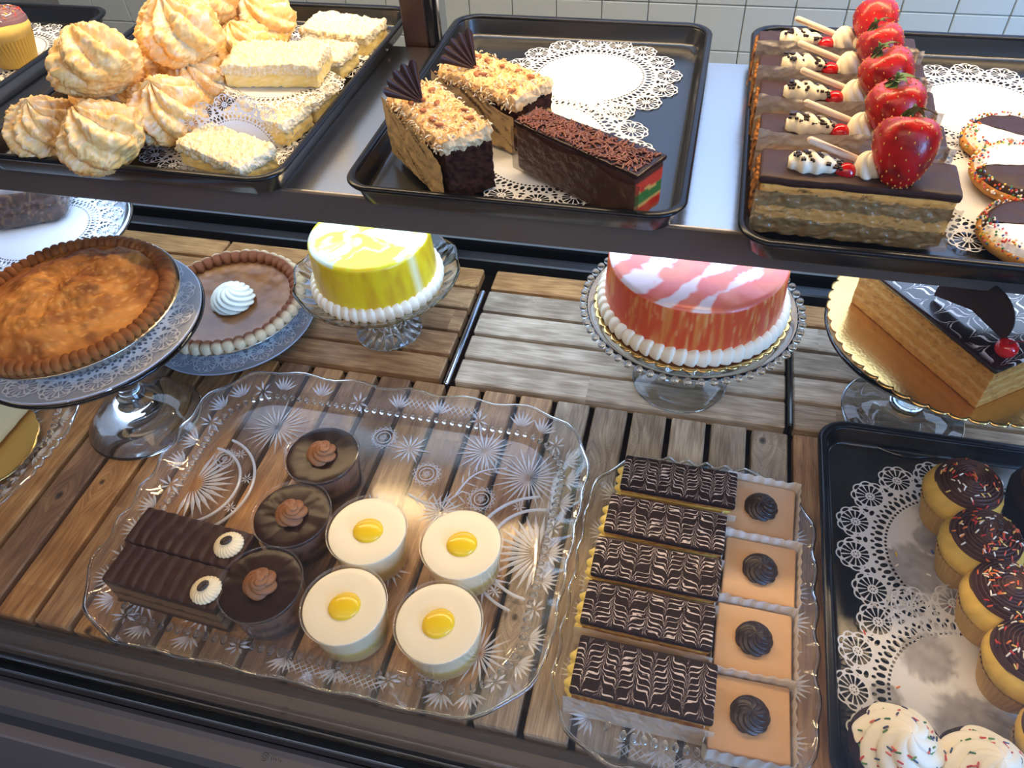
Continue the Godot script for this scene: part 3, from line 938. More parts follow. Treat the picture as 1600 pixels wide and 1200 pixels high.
func tuxedo_slice(label: String, x: float, z: float, ln: float, wd: float, hh: float, sd: int) -> void:
	rng.seed = 90 + sd
	var o := Vector3(sd * 3.0, 0, sd)
	var t := thing("layered_mousse_slice", label, "cake slice", Vector3(x, TRAY_Y + 0.0015, z), -0.03, "chocolate layer slices topped with strawberries")
	var g := Geo.new()
	g.rbox(Vector3(ln, hh - 0.007, wd) / 2, 0.003, Vector3i(110, 44, 10), func(p, d): return p + d * 0.0012 * n3(p + o, 90.0), Vector3(0, (hh - 0.007) / 2, 0))
	part(t, "layers", g.mesh(M.crumb, func(p, n):
		var y: float = (p.y + 0.0022 * n3(p + o, 45.0) + 0.0015 * n3(p + o, 160.0)) / hh
		var c := L(70, 52, 38)
		y += 0.05 * n3(Vector3(p.x * 0.3, p.y, 0) + o, 60.0)
		if y > 0.28 and y < 0.47: c = L(242, 182, 96)
		elif y > 0.47 and y < 0.74: c = L(92, 72, 54)
		elif y >= 0.74: c = L(236, 176, 96)
		return c.lerp(L(44, 30, 24), clampf(n3(Vector3(p.x * 0.4, p.y * 1.6, p.z) + o, 110.0) * 2.4 + n3(p + o, 420.0) * 1.2 - 0.55, 0, 0.8))))
	g = Geo.new()
	g.rbox(Vector3(ln + 0.004, 0.008, wd + 0.003) / 2, 0.0032, Vector3i(40, 2, 8), func(p, d): return p + Vector3(0, 0.0014 * n3(p + o, 25.0), 0) + d * 0.0005 * n3(p + o, 100.0), Vector3(0, hh - 0.0035, 0))
	part(t, "chocolate_glaze", g.mesh(M.choc_bar))
	# crinkled clear wrap on the long side and the left end
	g = Geo.new()
	g.grid(140, 44, func(u, v):
		var px := lerpf(-ln / 2 - 0.003, ln / 2 + 0.004, u)
		var py := lerpf(0.0005, hh - 0.009 + 0.002 * sin(u * 9.0 + sd) + (0.019 if sd < 4 else 0.0), v)
		return Vector3(px, py, wd / 2 + 0.0034 + 0.0024 * (1.0 - 2.0 * absf(n3(Vector3(px * 0.6 + py * 0.3, py * 1.2 - px * 0.25, sd), 60.0))) + (0.004 if u > 0.96 else 0.0) * v), false, false)
	part(t, "clear_wrap", g.mesh(M.acetate if sd == 4 else M.film))
	# brown crumb coat on the left end
	g = Geo.new()
	g.rbox(Vector3(0.003, hh / 2 - 0.003, wd / 2 - 0.002), 0.0028, Vector3i(1, 12, 12), func(p, d): return p + d * (0.002 * n3(p + o, 200.0) + 0.0015 * n3(p + o, 400.0)), Vector3(-ln / 2 - 0.002, hh / 2 - 0.001, 0))
	part(t, "crumb_coat", g.mesh(M.crumb, func(p, n): return L(176, 120, 66).lerp(L(80, 52, 36), clampf(0.5 + n3(p + o, 220.0) * 1.8, 0, 1))))
	# long piped shell of cream with chocolate bits
	g = Geo.new()
	g.grid(40, 26, func(a, v):
		var xx: float = lerpf(-0.022, 0.024, v)
		var r: float = 0.0125 * pow(sin(PI * clampf(v * 0.94 + 0.03, 0, 1)), 0.45) * (1.06 - 0.5 * v) * (1.0 + 0.13 * sin(v * 24.0 + 3.0 * cos(a * TAU) + sd))
		return Vector3(xx, hh + 0.004 + r * 0.95 * sin(a * TAU), -r * 1.05 * cos(a * TAU)), true, false)
	part(t, "piped_cream", g.mesh(M.cream), at3(-ln / 2 + 0.042, 0, 0.003))
	g = Geo.new()
	for k in 38:
		var v := rng.randf()
		var p := Vector3(-ln / 2 + 0.042 + lerpf(-0.02, 0.022, v), hh + 0.0145 - 0.007 * v * v, 0.003 + rng.randf_range(-0.005, 0.008))
		p.y -= 0.35 * absf(p.z - 0.003)
		g.rbox(Vector3(rng.randf_range(0.0009, 0.0024), 0.0011, rng.randf_range(0.0009, 0.0020)), 0.0004, Vector3i.ONE, NO, p)
	part(t, "chocolate_bits", g.mesh(M.bean), Transform3D.IDENTITY, true)
	g = Geo.new()
	swirl(g, 0.0128, 0.021, 6, 1.3, 0.26, Vector3(0.006, hh - 0.001, 0.003), 0.8)
	swirl(g, 0.0085, 0.012, 6, 1.3, 0.26, Vector3(0.021, hh - 0.001, 0.005), 0.8, 0.0, 48, 12)
	part(t, "piped_cream", g.mesh(M.cream))
	g = Geo.new()
	g.blob(Vector3(-0.0105, hh + 0.0005, 0.006), Vector3(0.009, 0.0085, 0.008), 20, 12)
	part(t, "red_jelly", g.mesh(M.gel_red))
	g = Geo.new()
	var d := Vector3(0.046, -0.014, 0.004)
	var st := Vector3(-0.044, hh + 0.022, -0.004)
	g.tube([st, st + d * 0.5, st + d], 0.0032, 10)
	part(t, "chocolate_stick", g.mesh(M.dough, func(p, n): return L(232, 208, 186).lerp(L(110, 70, 54), clampf(n3(p + o, 260.0) * 5.0 - 1.4, 0, 1))))

func cookie(label: String, x: float, y: float, z: float, turn: float, sd: int, tilt := 0.0, split := 0.0) -> void:
	rng.seed = 130 + sd
	var o := Vector3(sd, 0, sd)
	var t := thing("iced_cookie", label, "cookie", Vector3(x, y, z), turn, "half iced cookies rimmed with sprinkles")
	t.rotation.x = tilt
	var g := Geo.new()
	var r := 0.046
	g.lathe([Vector2(0.0005, 0), Vector2(r * 0.9, 0), Vector2(r, 0.004), Vector2(r, 0.008), Vector2(r * 0.96, 0.011), Vector2(r * 0.6, 0.0135), Vector2(0.0005, 0.014)], 48, func(q, th, v): return Vector2(q.x * (1.0 + 0.03 * nz.get_noise_2d(cos(th) * 2.0 + sd, sin(th) * 2.0)), q.y))
	part(t, "biscuit", g.mesh(M.crumb, func(p, n): return L(206, 160, 96).lerp(L(180, 124, 66), clampf(0.5 + n3(p + o, 120.0), 0, 1))))
	for side in 2:
		g = Geo.new()
		g.grid(56, 12, func(u, v):
			var a: float = lerpf(0.02, PI - 0.02, u) + (PI if side == 1 else 0.0)
			var rr_ = v * r * 0.965
			var yy: float = 0.0145 + 0.0035 * (1.0 - pow(v, 6.0)) + 0.0012 * n3(Vector3(cos(a) * rr_, side, sin(a) * rr_) + o, 55.0)
			if v > 0.99: yy = 0.009
			return Vector3(rr_ * cos(a), yy, -rr_ * sin(a) + (split if side == 0 else split)), false, false)
		part(t, "dark_icing" if side == 1 else "white_icing", g.mesh(M.choc_bar if side == 1 else M.cream_white))
	g = Geo.new()
	grains(g, 330, rainbow(), func(k):
		var a := rng.randf() * TAU
		var w := pow(rng.randf(), 1.6)
		if sin(a) < -0.15: w *= 0.35
		var rr_ := r * (1.0 - 0.28 * w)
		return [Vector3(rr_ * cos(a), 0.0085 + 0.0095 * clampf(w * 4.0, 0, 1), -rr_ * sin(a)), Vector3(cos(a) * (1.0 - w), 0.4 + w, -sin(a) * (1.0 - w)).normalized()], 0.0011, 0.0)
	part(t, "sprinkles", g.mesh(M.sprinkle), Transform3D.IDENTITY, true)

func cupcake_parts(t: Node3D, liner: Color, cake: Color, frost: StandardMaterial3D, style: int, sd: int, colours: Array, count: int) -> void:
	rng.seed = 300 + sd
	var o := Vector3(sd * 2.0, 1.0, 0)
	var g := Geo.new()
	g.grid(176, 10, func(a, v):
		var r := lerpf(0.0245, 0.0335, v) * (1.0 + 0.022 * sin(44.0 * a * TAU) * minf(1.0, 0.3 + v))
		return Vector3(r * cos(a * TAU), 0.0005 + 0.036 * v, -r * sin(a * TAU)), true)
	part(t, "paper_liner", g.mesh(M.dough, func(p, n): return liner))
	g = Geo.new()
	g.lathe([Vector2(0.0005, 0.002), Vector2(0.024, 0.003), Vector2(0.0325, 0.036), Vector2(0.0355, 0.043), Vector2(0.0345, 0.049), Vector2(0.029, 0.054), Vector2(0.018, 0.057), Vector2(0.0005, 0.058)], 48, func(q, th, v): return Vector2(q.x * (1.0 + 0.025 * nz.get_noise_2d(cos(th) * 1.6 + sd, sin(th) * 1.6 + v)), q.y))
	part(t, "sponge", g.mesh(M.dough, func(p, n): return cake.lerp(cake * 0.72, clampf(0.35 + n3(p + o, 90.0) * 0.9, 0, 1))))
	g = Geo.new()
	var off := Vector3(0.003, 0, -0.004)
	var top := func(r: float, th: float) -> float: return 0.0
	if style == 0:      # fine grooves in a flat spiral
		g.grid(120, 54, func(a, v):
			var th: float = a * TAU
			var r := 0.0305 * sin(v * PI / 2)
			var gro := sin((r * 2100.0) - th * 2.0 + 1.2 * sin(th + sd))
			var y := 0.050 + 0.0175 * pow(cos(v * PI / 2), 0.75) + 0.0019 * gro * smoothstep(0.0, 0.25, v)
			if v > 0.97: y = 0.049
			return off + Vector3(r * cos(th), y, -r * sin(th)), true, false, true)
	else:
		g.grid(110, 40, func(a, v):
			var th: float = a * TAU
			var r := 0.036 * pow(maxf(1.0 - v, 0.0), 0.62) + 0.0003
			var lobe := pow(absf(sin(3.5 * (th + 2.2 * v))), 0.7)
			r *= 1.0 - 0.2 * (1.0 - lobe)
			if v < 0.1: r *= 0.85 + 1.5 * v
			return Vector3(r * cos(th) * (1.0 + 0.05 * n3(Vector3(th, v, sd), 2.0)), 0.049 + 0.033 * v, -r * sin(th)), true)
	var fm := part(t, "frosting", g.mesh(frost))
	var s := Geo.new()
	grains(s, count, colours, func(k):
		var a := rng.randf() * TAU
		var q := sqrt(rng.randf()) * 0.95
		if style == 0:
			var v := asin(q) / (PI / 2)
			return [off + Vector3(0.0305 * q * cos(a), 0.0507 + 0.0175 * pow(cos(v * PI / 2), 0.75), -0.0305 * q * sin(a)), Vector3(cos(a) * q, 1.0 - 0.4 * q, -sin(a) * q).normalized()]
		var v := rng.randf_range(0.12, 0.75)
		var r := 0.036 * pow(1.0 - v, 0.62) * (1.0 - 0.2 * (1.0 - pow(absf(sin(3.5 * (a + 2.2 * v))), 0.7)))
		return [Vector3(r * cos(a), 0.049 + 0.033 * v, -r * sin(a)), Vector3(cos(a), 0.8, -sin(a)).normalized()], 0.00075, 0.0036)
	part(fm, "sprinkles", s.mesh(M.sprinkle), Transform3D.IDENTITY, true)

func build_shelf_goods() -> void:
	mat("cream_white", C(248, 244, 238), 0.3, 0.0, 0.45)
	build_doily()
	var flat := doily_mesh(0.11)
	var y0 := 0.2548
	make_tray("black baking tray holding cream puffs and crumb bars", -0.522, -0.147, -0.418, 0.024, y0)
	make_tray("black baking tray holding three cake slices and lace doilies", -0.082, 0.2525, -0.404, 0.022, y0)
	make_tray("black baking tray holding strawberry slices and sprinkle cookies", 0.298, 0.665, -0.408, 0.047, y0)
	make_tray("black baking tray with one cupcake at the far left end", -0.96, -0.590, -0.372, 0.02, y0)
	var dy := y0 + 0.0022
	# --- cream puff tray
	solo("paper_doily", flat, "flat white lace doily under the crumb bars at the front of the puff tray", "doily", Vector3(-0.272, dy, -0.112), 0.1, "white lace paper doilies")
	solo("paper_doily", flat, "flat white lace doily at the back right corner of the puff tray", "doily", Vector3(-0.272, dy + 0.001, -0.290), 0.5, "white lace paper doilies")
	var puffs := [
		[-0.436, 0.294, -0.018, 0.0385, "orange-brown cream puff at the front left corner of its tray, least sugared"],
		[-0.352, 0.296, -0.004, 0.0435, "ridged cream puff at the front of the tray, right beside the crumb bar"],
		[-0.319, 0.296, -0.072, 0.0405, "cream puff with long ridges behind the two front puffs"],
		[-0.405, 0.294, -0.095, 0.040, "cream puff mostly hidden under the large stacked puff"],
		[-0.392, 0.295, -0.172, 0.039, "cream puff showing in the gap between the two large stacked puffs"],
		[-0.317, 0.294, -0.140, 0.036, "small cream puff just left of the raised lace doily"],
		[-0.300, 0.296, -0.222, 0.038, "sugared cream puff right of the tallest stacked puff"],
		[-0.312, 0.297, -0.300, 0.042, "cream puff at the back of the tray next to the rear crumb bar"],
		[-0.382, 0.296, -0.262, 0.041, "cream puff in the back row under the topmost pile"],
		[-0.373, 0.349, -0.060, 0.0445, "large golden cream puff stacked on top at the left, swirl ridges"],
		[-0.327, 0.346, -0.152, 0.0445, "large ridged cream puff stacked highest in the middle of the pile"],
		[-0.350, 0.345, -0.245, 0.042, "cream puff on top of the pile at the back, cut by the frame"]]
	var kinds := [puff_mesh(1), puff_mesh(2), puff_mesh(3), puff_mesh(4)]
	rng.seed = 5
	for i in puffs.size():
		var q: Array = puffs[i]
		var o := solo("cream_puff", kinds[i % 4], q[4], "cream puff", Vector3(q[0], q[1] - 0.004, q[2]), 0, "sugared cream puffs")
		o.basis = Basis.from_euler(Vector3(rng.randf_range(-0.35, 0.35), rng.randf() * TAU, rng.randf_range(-0.35, 0.35))).scaled(Vector3.ONE * q[3])
	crumb_bar("sugar dusted crumb bar at the front of the puff tray", -0.229, dy + 0.003, -0.0285, -0.36, 0.100, 0.048, 1)
	crumb_bar("second crumb bar from the front, behind the folded lace", -0.219, dy + 0.003, -0.108, -0.22, 0.084, 0.050, 2)
	crumb_bar("crumb bar mostly hidden beneath the stacked bar", -0.215, dy + 0.003, -0.160, -0.15, 0.098, 0.052, 3)
	crumb_bar("crumb bar stacked on the others on its own doily", -0.228, dy + 0.036, -0.172, 0.12, 0.110, 0.062, 4)
	crumb_bar("small crumb bar with yellow cut end behind the stacked bar", -0.219, dy + 0.003, -0.262, -0.1, 0.075, 0.05, 5)
	crumb_bar("rearmost crumb bar on the lace doily in the puff tray", -0.222, dy + 0.003, -0.338, -0.15, 0.10, 0.055, 6)
	var tall := doily_mesh(0.068, fold(-0.006, 0.004, 1.48), [], func(p: Vector3): return p.x < 0.036)
	var apron := doily_mesh(0.088, fold(-0.046, 0.016, 0.55), [], func(p: Vector3): return p.x < 0.05)
	var rear := doily_mesh(0.076, fold(-0.031, 0.008, 1.0), [], func(p: Vector3): return p.x < 0.05)
	var small5 := doily_mesh(0.058, fold(-0.042, 0.006, 1.0), [], func(p: Vector3): return p.x < 0.03)
	var curl := doily_mesh(0.048, fold(-0.022, 0.012, 0.7))
	for q in [[-0.245, 0.0022, -0.041, 1.3, curl, "front-most lace doily curled up against the tray edge by the first crumb bar"], [-0.236, 0.0026, -0.0545, -1.22, tall, "lace doily standing up behind the front crumb bar"], [-0.230, 0.0345, -0.170, 0.95, apron, "lace doily under the stacked crumb bar, raised towards the puffs"], [-0.232, 0.0030, -0.335, 1.40, rear, "lace doily folded up in front of the rear crumb bar"], [-0.226, 0.0034, -0.104, 2.9, small5, "lace doily standing at the right end of the second crumb bar"]]:
		solo("paper_doily", q[4], q[5], "doily", Vector3(q[0], dy + q[1], q[2]), q[3], "white lace paper doilies")
	# --- far left tray with one cupcake
	solo("paper_doily", flat, "lace doily beside the cupcake in the far left tray", "doily", Vector3(-0.708, dy, -0.25), 0.2, "white lace paper doilies")
	var cu := thing("cupcake", "yellow cupcake with lilac-brown frosting alone in the far left tray", "cupcake", Vector3(-0.657, dy + 0.002, -0.232), 0.4)
	cupcake_parts(cu, L(226, 186, 84), L(240, 204, 110), M.lilac_frost, 0, 40, rainbow(), 60)
	# --- middle tray
	solo("paper_doily", flat, "flat white lace doily lying bare at the back of the middle tray", "doily", Vector3(0.115, dy, -0.288), 0.15, "white lace paper doilies")
	solo("paper_doily", doily_mesh(0.112, func(p: Vector3): return p + Vector3(0, 0.018 * smoothstep(0.045, -0.075, p.z - p.x * 0.4) * smoothstep(0.12, 0.02, absf(p.x)) + 0.004 * smoothstep(0.06, 0.11, p.length()), 0)), "lace doily with a lifted edge under the front slices of the middle tray", "doily", Vector3(0.10, dy + 0.0012, -0.108), 0.1, "white lace paper doilies")
	coconut_slice("coconut topped chocolate slice at the front with dark cut end and chocolate fan", 0.005, -0.0520, -0.785, 0.118, 0.052, 0.066, 1)
	coconut_slice("coconut topped chocolate slice behind, its fan nearest the door post", 0.036, -0.147, -0.51, 0.114, 0.056, 0.060, 2)
	sprinkle_slice()
	# --- right tray
	solo("paper_doily", doily_mesh(0.11), "lace doily at the back of the right tray behind the cookies", "doily", Vector3(0.545, dy, -0.265), 0.0, "white lace paper doilies")
	solo("paper_doily", flat, "lace doily under the front cookies of the right tray", "doily", Vector3(0.54, dy + 0.0012, -0.10), 0.3, "white lace paper doilies")
	var names := ["strawberry topped layer slice at the very front, its brown top in full view", "second strawberry slice from the front, wrapped in clear film", "third strawberry slice from the front, in the middle of the row", "fourth strawberry slice from the front, second from the back", "rearmost strawberry slice, cut by the top of the frame"]
	var bn := ["front-most whole strawberry, bright red and widest in view", "second strawberry from the front, cap leaves upright", "third strawberry from the front, darkest red with pale leaves", "fourth strawberry from the front, leaning left", "rearmost strawberry at the top of the row"]
	var sm := strawberry_mesh()
	var zs := [-0.020, -0.086, -0.150, -0.211, -0.272]
	for i in 5:
		tuxedo_slice(names[i], 0.3905 - 0.002 * i, zs[i], 0.157, 0.047, 0.0535, 4 - i)
		var o := thing("strawberry", bn[i], "strawberry", Vector3(0.4195 - 0.001 * i, TRAY_Y + 0.0795, zs[i] + 0.004), 0, "whole strawberries on the layer slices")
		o.rotation = Vector3([-0.55, -0.1, -0.25, -0.35, -0.9][i], 0, [0.0, 0.25, 0.5, 0.45, 0.1][i])
		o.scale = Vector3.ONE * [1.22, 1.16, 1.14, 1.02, 1.05][i]
		part(o, "flesh", sm[0]); part(o, "seeds", sm[1], Transform3D.IDENTITY, true); part(o, "leaf_cap", sm[2])
	cookie("half dark half white cookie rimmed with sprinkles, in the middle of the right tray", 0.5525, dy + 0.008, -0.112, 0.12, 1, 0.06)
	cookie("white cookie with scattered sprinkles at the back, under the other cookie", 0.556, dy + 0.003, -0.178, 2.6, 2, 0.0)
	cookie("front cookie in the right tray with white icing and sprinkles towards the glass", 0.5475, dy + 0.003, -0.021, PI, 3)

func sprinkle_slice() -> void:
	rng.seed = 77
	var ln := 0.150
	var hh := 0.050
	var t := thing("rainbow_cake_slice", "chocolate cake slice topped with brown sprinkles, red and green layers at its end", "cake slice", Vector3(0.1515, TRAY_Y + 0.0012, -0.0425), -0.517)
	var wid := func(x: float) -> float: return lerpf(0.034, 0.043, x / ln + 0.5)
	var g := Geo.new()
	g.rbox(Vector3(ln, hh, 0.05) / 2, 0.004, Vector3i(40, 14, 12), func(p, d):
		var q := p as Vector3
		q.z *= wid.call(q.x) / 0.05
		return q + d * 0.0008 * n3(q, 60.0), Vector3(0, hh / 2, 0))
	part(t, "body", g.mesh(M.gloss_icing, func(p, n):
		var c := L(74, 46, 34)
		if n.x > 0.7 and p.y < hh - 0.007:
			var y: float = p.y / hh + 0.03 * n3(p, 120.0)
			c = L(206, 48, 38) if y < 0.28 else L(216, 160, 84) if y < 0.36 else L(64, 110, 52) if y < 0.56 else L(216, 160, 84) if y < 0.62 else L(204, 60, 46)
		return c))
	g = Geo.new()
	g.rbox(Vector3(ln + 0.004, 0.005, 0.053) / 2, 0.0024, Vector3i(40, 2, 10), func(p, d):
		var q := p as Vector3
		q.z *= wid.call(q.x) / 0.05
		return q + Vector3(0, 0.0008 * n3(q, 50.0), 0), Vector3(0, hh, 0))
	var gl := part(t, "chocolate_glaze", g.mesh(M.choc_glaze))
	g = Geo.new()
	grains(g, 520, [L(112, 58, 36), L(96, 48, 30), L(128, 70, 44)], func(k):
		var x := rng.randf_range(-ln / 2 + 0.003, ln / 2 - 0.004)
		return [Vector3(x, hh + 0.0026, rng.randf_range(-0.40, 0.46) * wid.call(x)), Vector3.UP], 0.0009, 0.0062)
	part(gl, "sprinkles", g.mesh(M.sprinkle), Transform3D.IDENTITY, true)
	g = Geo.new()
	g.grid(60, 20, func(u, v):
		var x: float = lerpf(-ln / 2 - 0.004, ln / 2 + 0.006, u)
		var y := lerpf(0.0006, hh - 0.003 + 0.003 * sin(u * 13.0) - 0.004 * u, v)
		return Vector3(x, y, wid.call(x) / 2 + 0.0022 + 0.0012 * n3(Vector3(x, y, 3), 110.0)), false, false)
	part(t, "clear_wrap", g.mesh(M.choc_wrap))


# ---------------------------------------------------------------- goods on the wooden deck
func build_deck_goods() -> void:
	pies()
	stand_cakes()
	crystal_trays()
	cups_and_bars()
	napoleons()
	cupcake_tray()

func crimped_pie(t: Node3D, r: float, sd: int, crimps: int, open: bool) -> void:
	var o := Vector3(sd * 3.0, 0, 0)
	var g := Geo.new()
	# rolled, crimped edge
	g.grid(crimps * 8, 16, func(a, v):
		var th: float = a * TAU
		var cr := fposmod(a * crimps, 1.0)
		var w := (0.0042 if open else 0.0030) * (pow(absf(sin(PI * cr)), 0.6) - 0.5)
		var b: float = v * TAU
		var rad := (0.0066 if open else 0.0056) + w + 0.0012 * n3(Vector3(cos(th), sin(th), sd), 3.0)
		var lean := 0.0035 * (cr - 0.5) * (1.0 if open else 0.4)
		var rr_ := r - 0.008 + rad * 1.25 * cos(b)
		return Vector3(rr_ * cos(th + lean * sin(b) * 10.0), 0.033 + rad * sin(b) + 0.0015 * n3(Vector3(cos(th), sin(th), sd), 1.5), -rr_ * sin(th + lean * sin(b) * 10.0)), true, true)
	part(t, "crimped_edge", g.mesh(M.dough, func(p, n):
		var up := clampf(n.y * 0.5 + 0.5 + n3(p + o, 60.0) * 0.5, 0, 1)
		var c := L(176, 116, 58).lerp(L(112, 62, 28), up) if not open else L(228, 200, 158).lerp(L(116, 62, 32), clampf(0.9 + 0.5 * n3(p + o, 50.0) - (Vector2(p.x, p.z).length() - r + 0.006) * 260.0, 0, 1))
		return c))
	g = Geo.new()
	var prof := func(q: float) -> float: return 0.0
	g.grid(140, 44, func(a, v):
		var th: float = a * TAU
		var rr_: float = 0.0003 + (r - 0.011) * v
		var p := Vector3(rr_ * cos(th), 0, -rr_ * sin(th))
		if open:
			p.y = 0.0275 + 0.003 * pow(v, 10.0) + 0.0006 * n3(p + o, 30.0)
		else:
			p.y = 0.029 + 0.020 * pow(maxf(1.0 - v * v * 1.02, 0.0), 0.6) + 0.0095 * n3(p + o, 16.0) * (1.0 - pow(v, 4.0)) + 0.0030 * n3(p + o, 50.0) + 0.0018 * n3(p + o, 130.0)
			for s in [[0.012, -0.022, 0.3], [0.02, -0.026, 0.3], [-0.03, -0.006, 0.2]]:
				var dx: float = (p.x - s[0]) * cos(s[2]) - (p.z - s[1]) * sin(s[2])
				var dz: float = (p.x - s[0]) * sin(s[2]) + (p.z - s[1]) * cos(s[2])
				p.y -= 0.004 * exp(-dx * dx / 0.00008 - dz * dz / 0.000002)
		return p, true, false, true)
	if open:
		part(t, "filling", g.mesh(M.gloss_icing, func(p, n):
			var l: float = Vector2(p.x, p.z).length() / r + 0.05 * n3(p + o, 40.0)
			return L(134, 82, 32).lerp(L(104, 60, 24), clampf(n3(p + o, 25.0) + 0.4, 0, 1)).lerp(L(176, 122, 78), clampf((0.12 - absf(l - 0.76)) * 5.0 * (0.5 + n3(p + o, 60.0)), 0, 0.6)).lerp(L(96, 44, 24), clampf((l - 0.8) * 8.0, 0, 1))))
	else:
		part(t, "top_crust", g.mesh(M.dough, func(p, n):
			var c := L(182, 122, 58).lerp(L(134, 78, 34), clampf(0.5 + 1.5 * n3(p + o, 18.0), 0, 1))
			c = c.lerp(L(96, 52, 24), clampf(n3(p + o, 45.0) * 1.4 - 0.2 + (p.y - 0.04) * 20.0, 0, 0.7))
			return c.lerp(L(222, 166, 96), clampf(n3(p + o, 130.0) * 1.8 - 0.4, 0, 0.5))))
	g = Geo.new()
	g.lathe([Vector2(0.0005, 0.001), Vector2(r - 0.03, 0.001), Vector2(r - 0.010, 0.03), Vector2(r - 0.012, 0.0305)], 64)
	part(t, "bottom_crust", g.mesh(M.dough, func(p, n): return L(206, 150, 88)))

func pie_tin(label: String, at: Vector3, r: float) -> void:
	var g := Geo.new()
	g.grid(192, 12, func(a, v):
		var pr := [Vector2(0.0005, 0.0), Vector2(r - 0.033, 0.0), Vector2(r - 0.03, 0.001), Vector2(r - 0.022, 0.014), Vector2(r - 0.0125, 0.0285), Vector2(r - 0.006, 0.0292), Vector2(r, 0.0292), Vector2(r + 0.0008, 0.0302), Vector2(r, 0.0312), Vector2(r - 0.005, 0.0308), Vector2(r - 0.008, 0.0300), Vector2(r - 0.0128, 0.0295), Vector2(r - 0.0225, 0.0145)]
		var q: Vector2 = pr[int(round(v * 12))]
		if q.y > 0.012 and q.x < r - 0.004: q.x *= 1.0 + 0.006 * sin(a * TAU * 64)
		return Vector3(q.x * cos(a * TAU), q.y, -q.x * sin(a * TAU)), true)
	solo("pie_tin", g.mesh(M.foil), label, "pie tin", at)

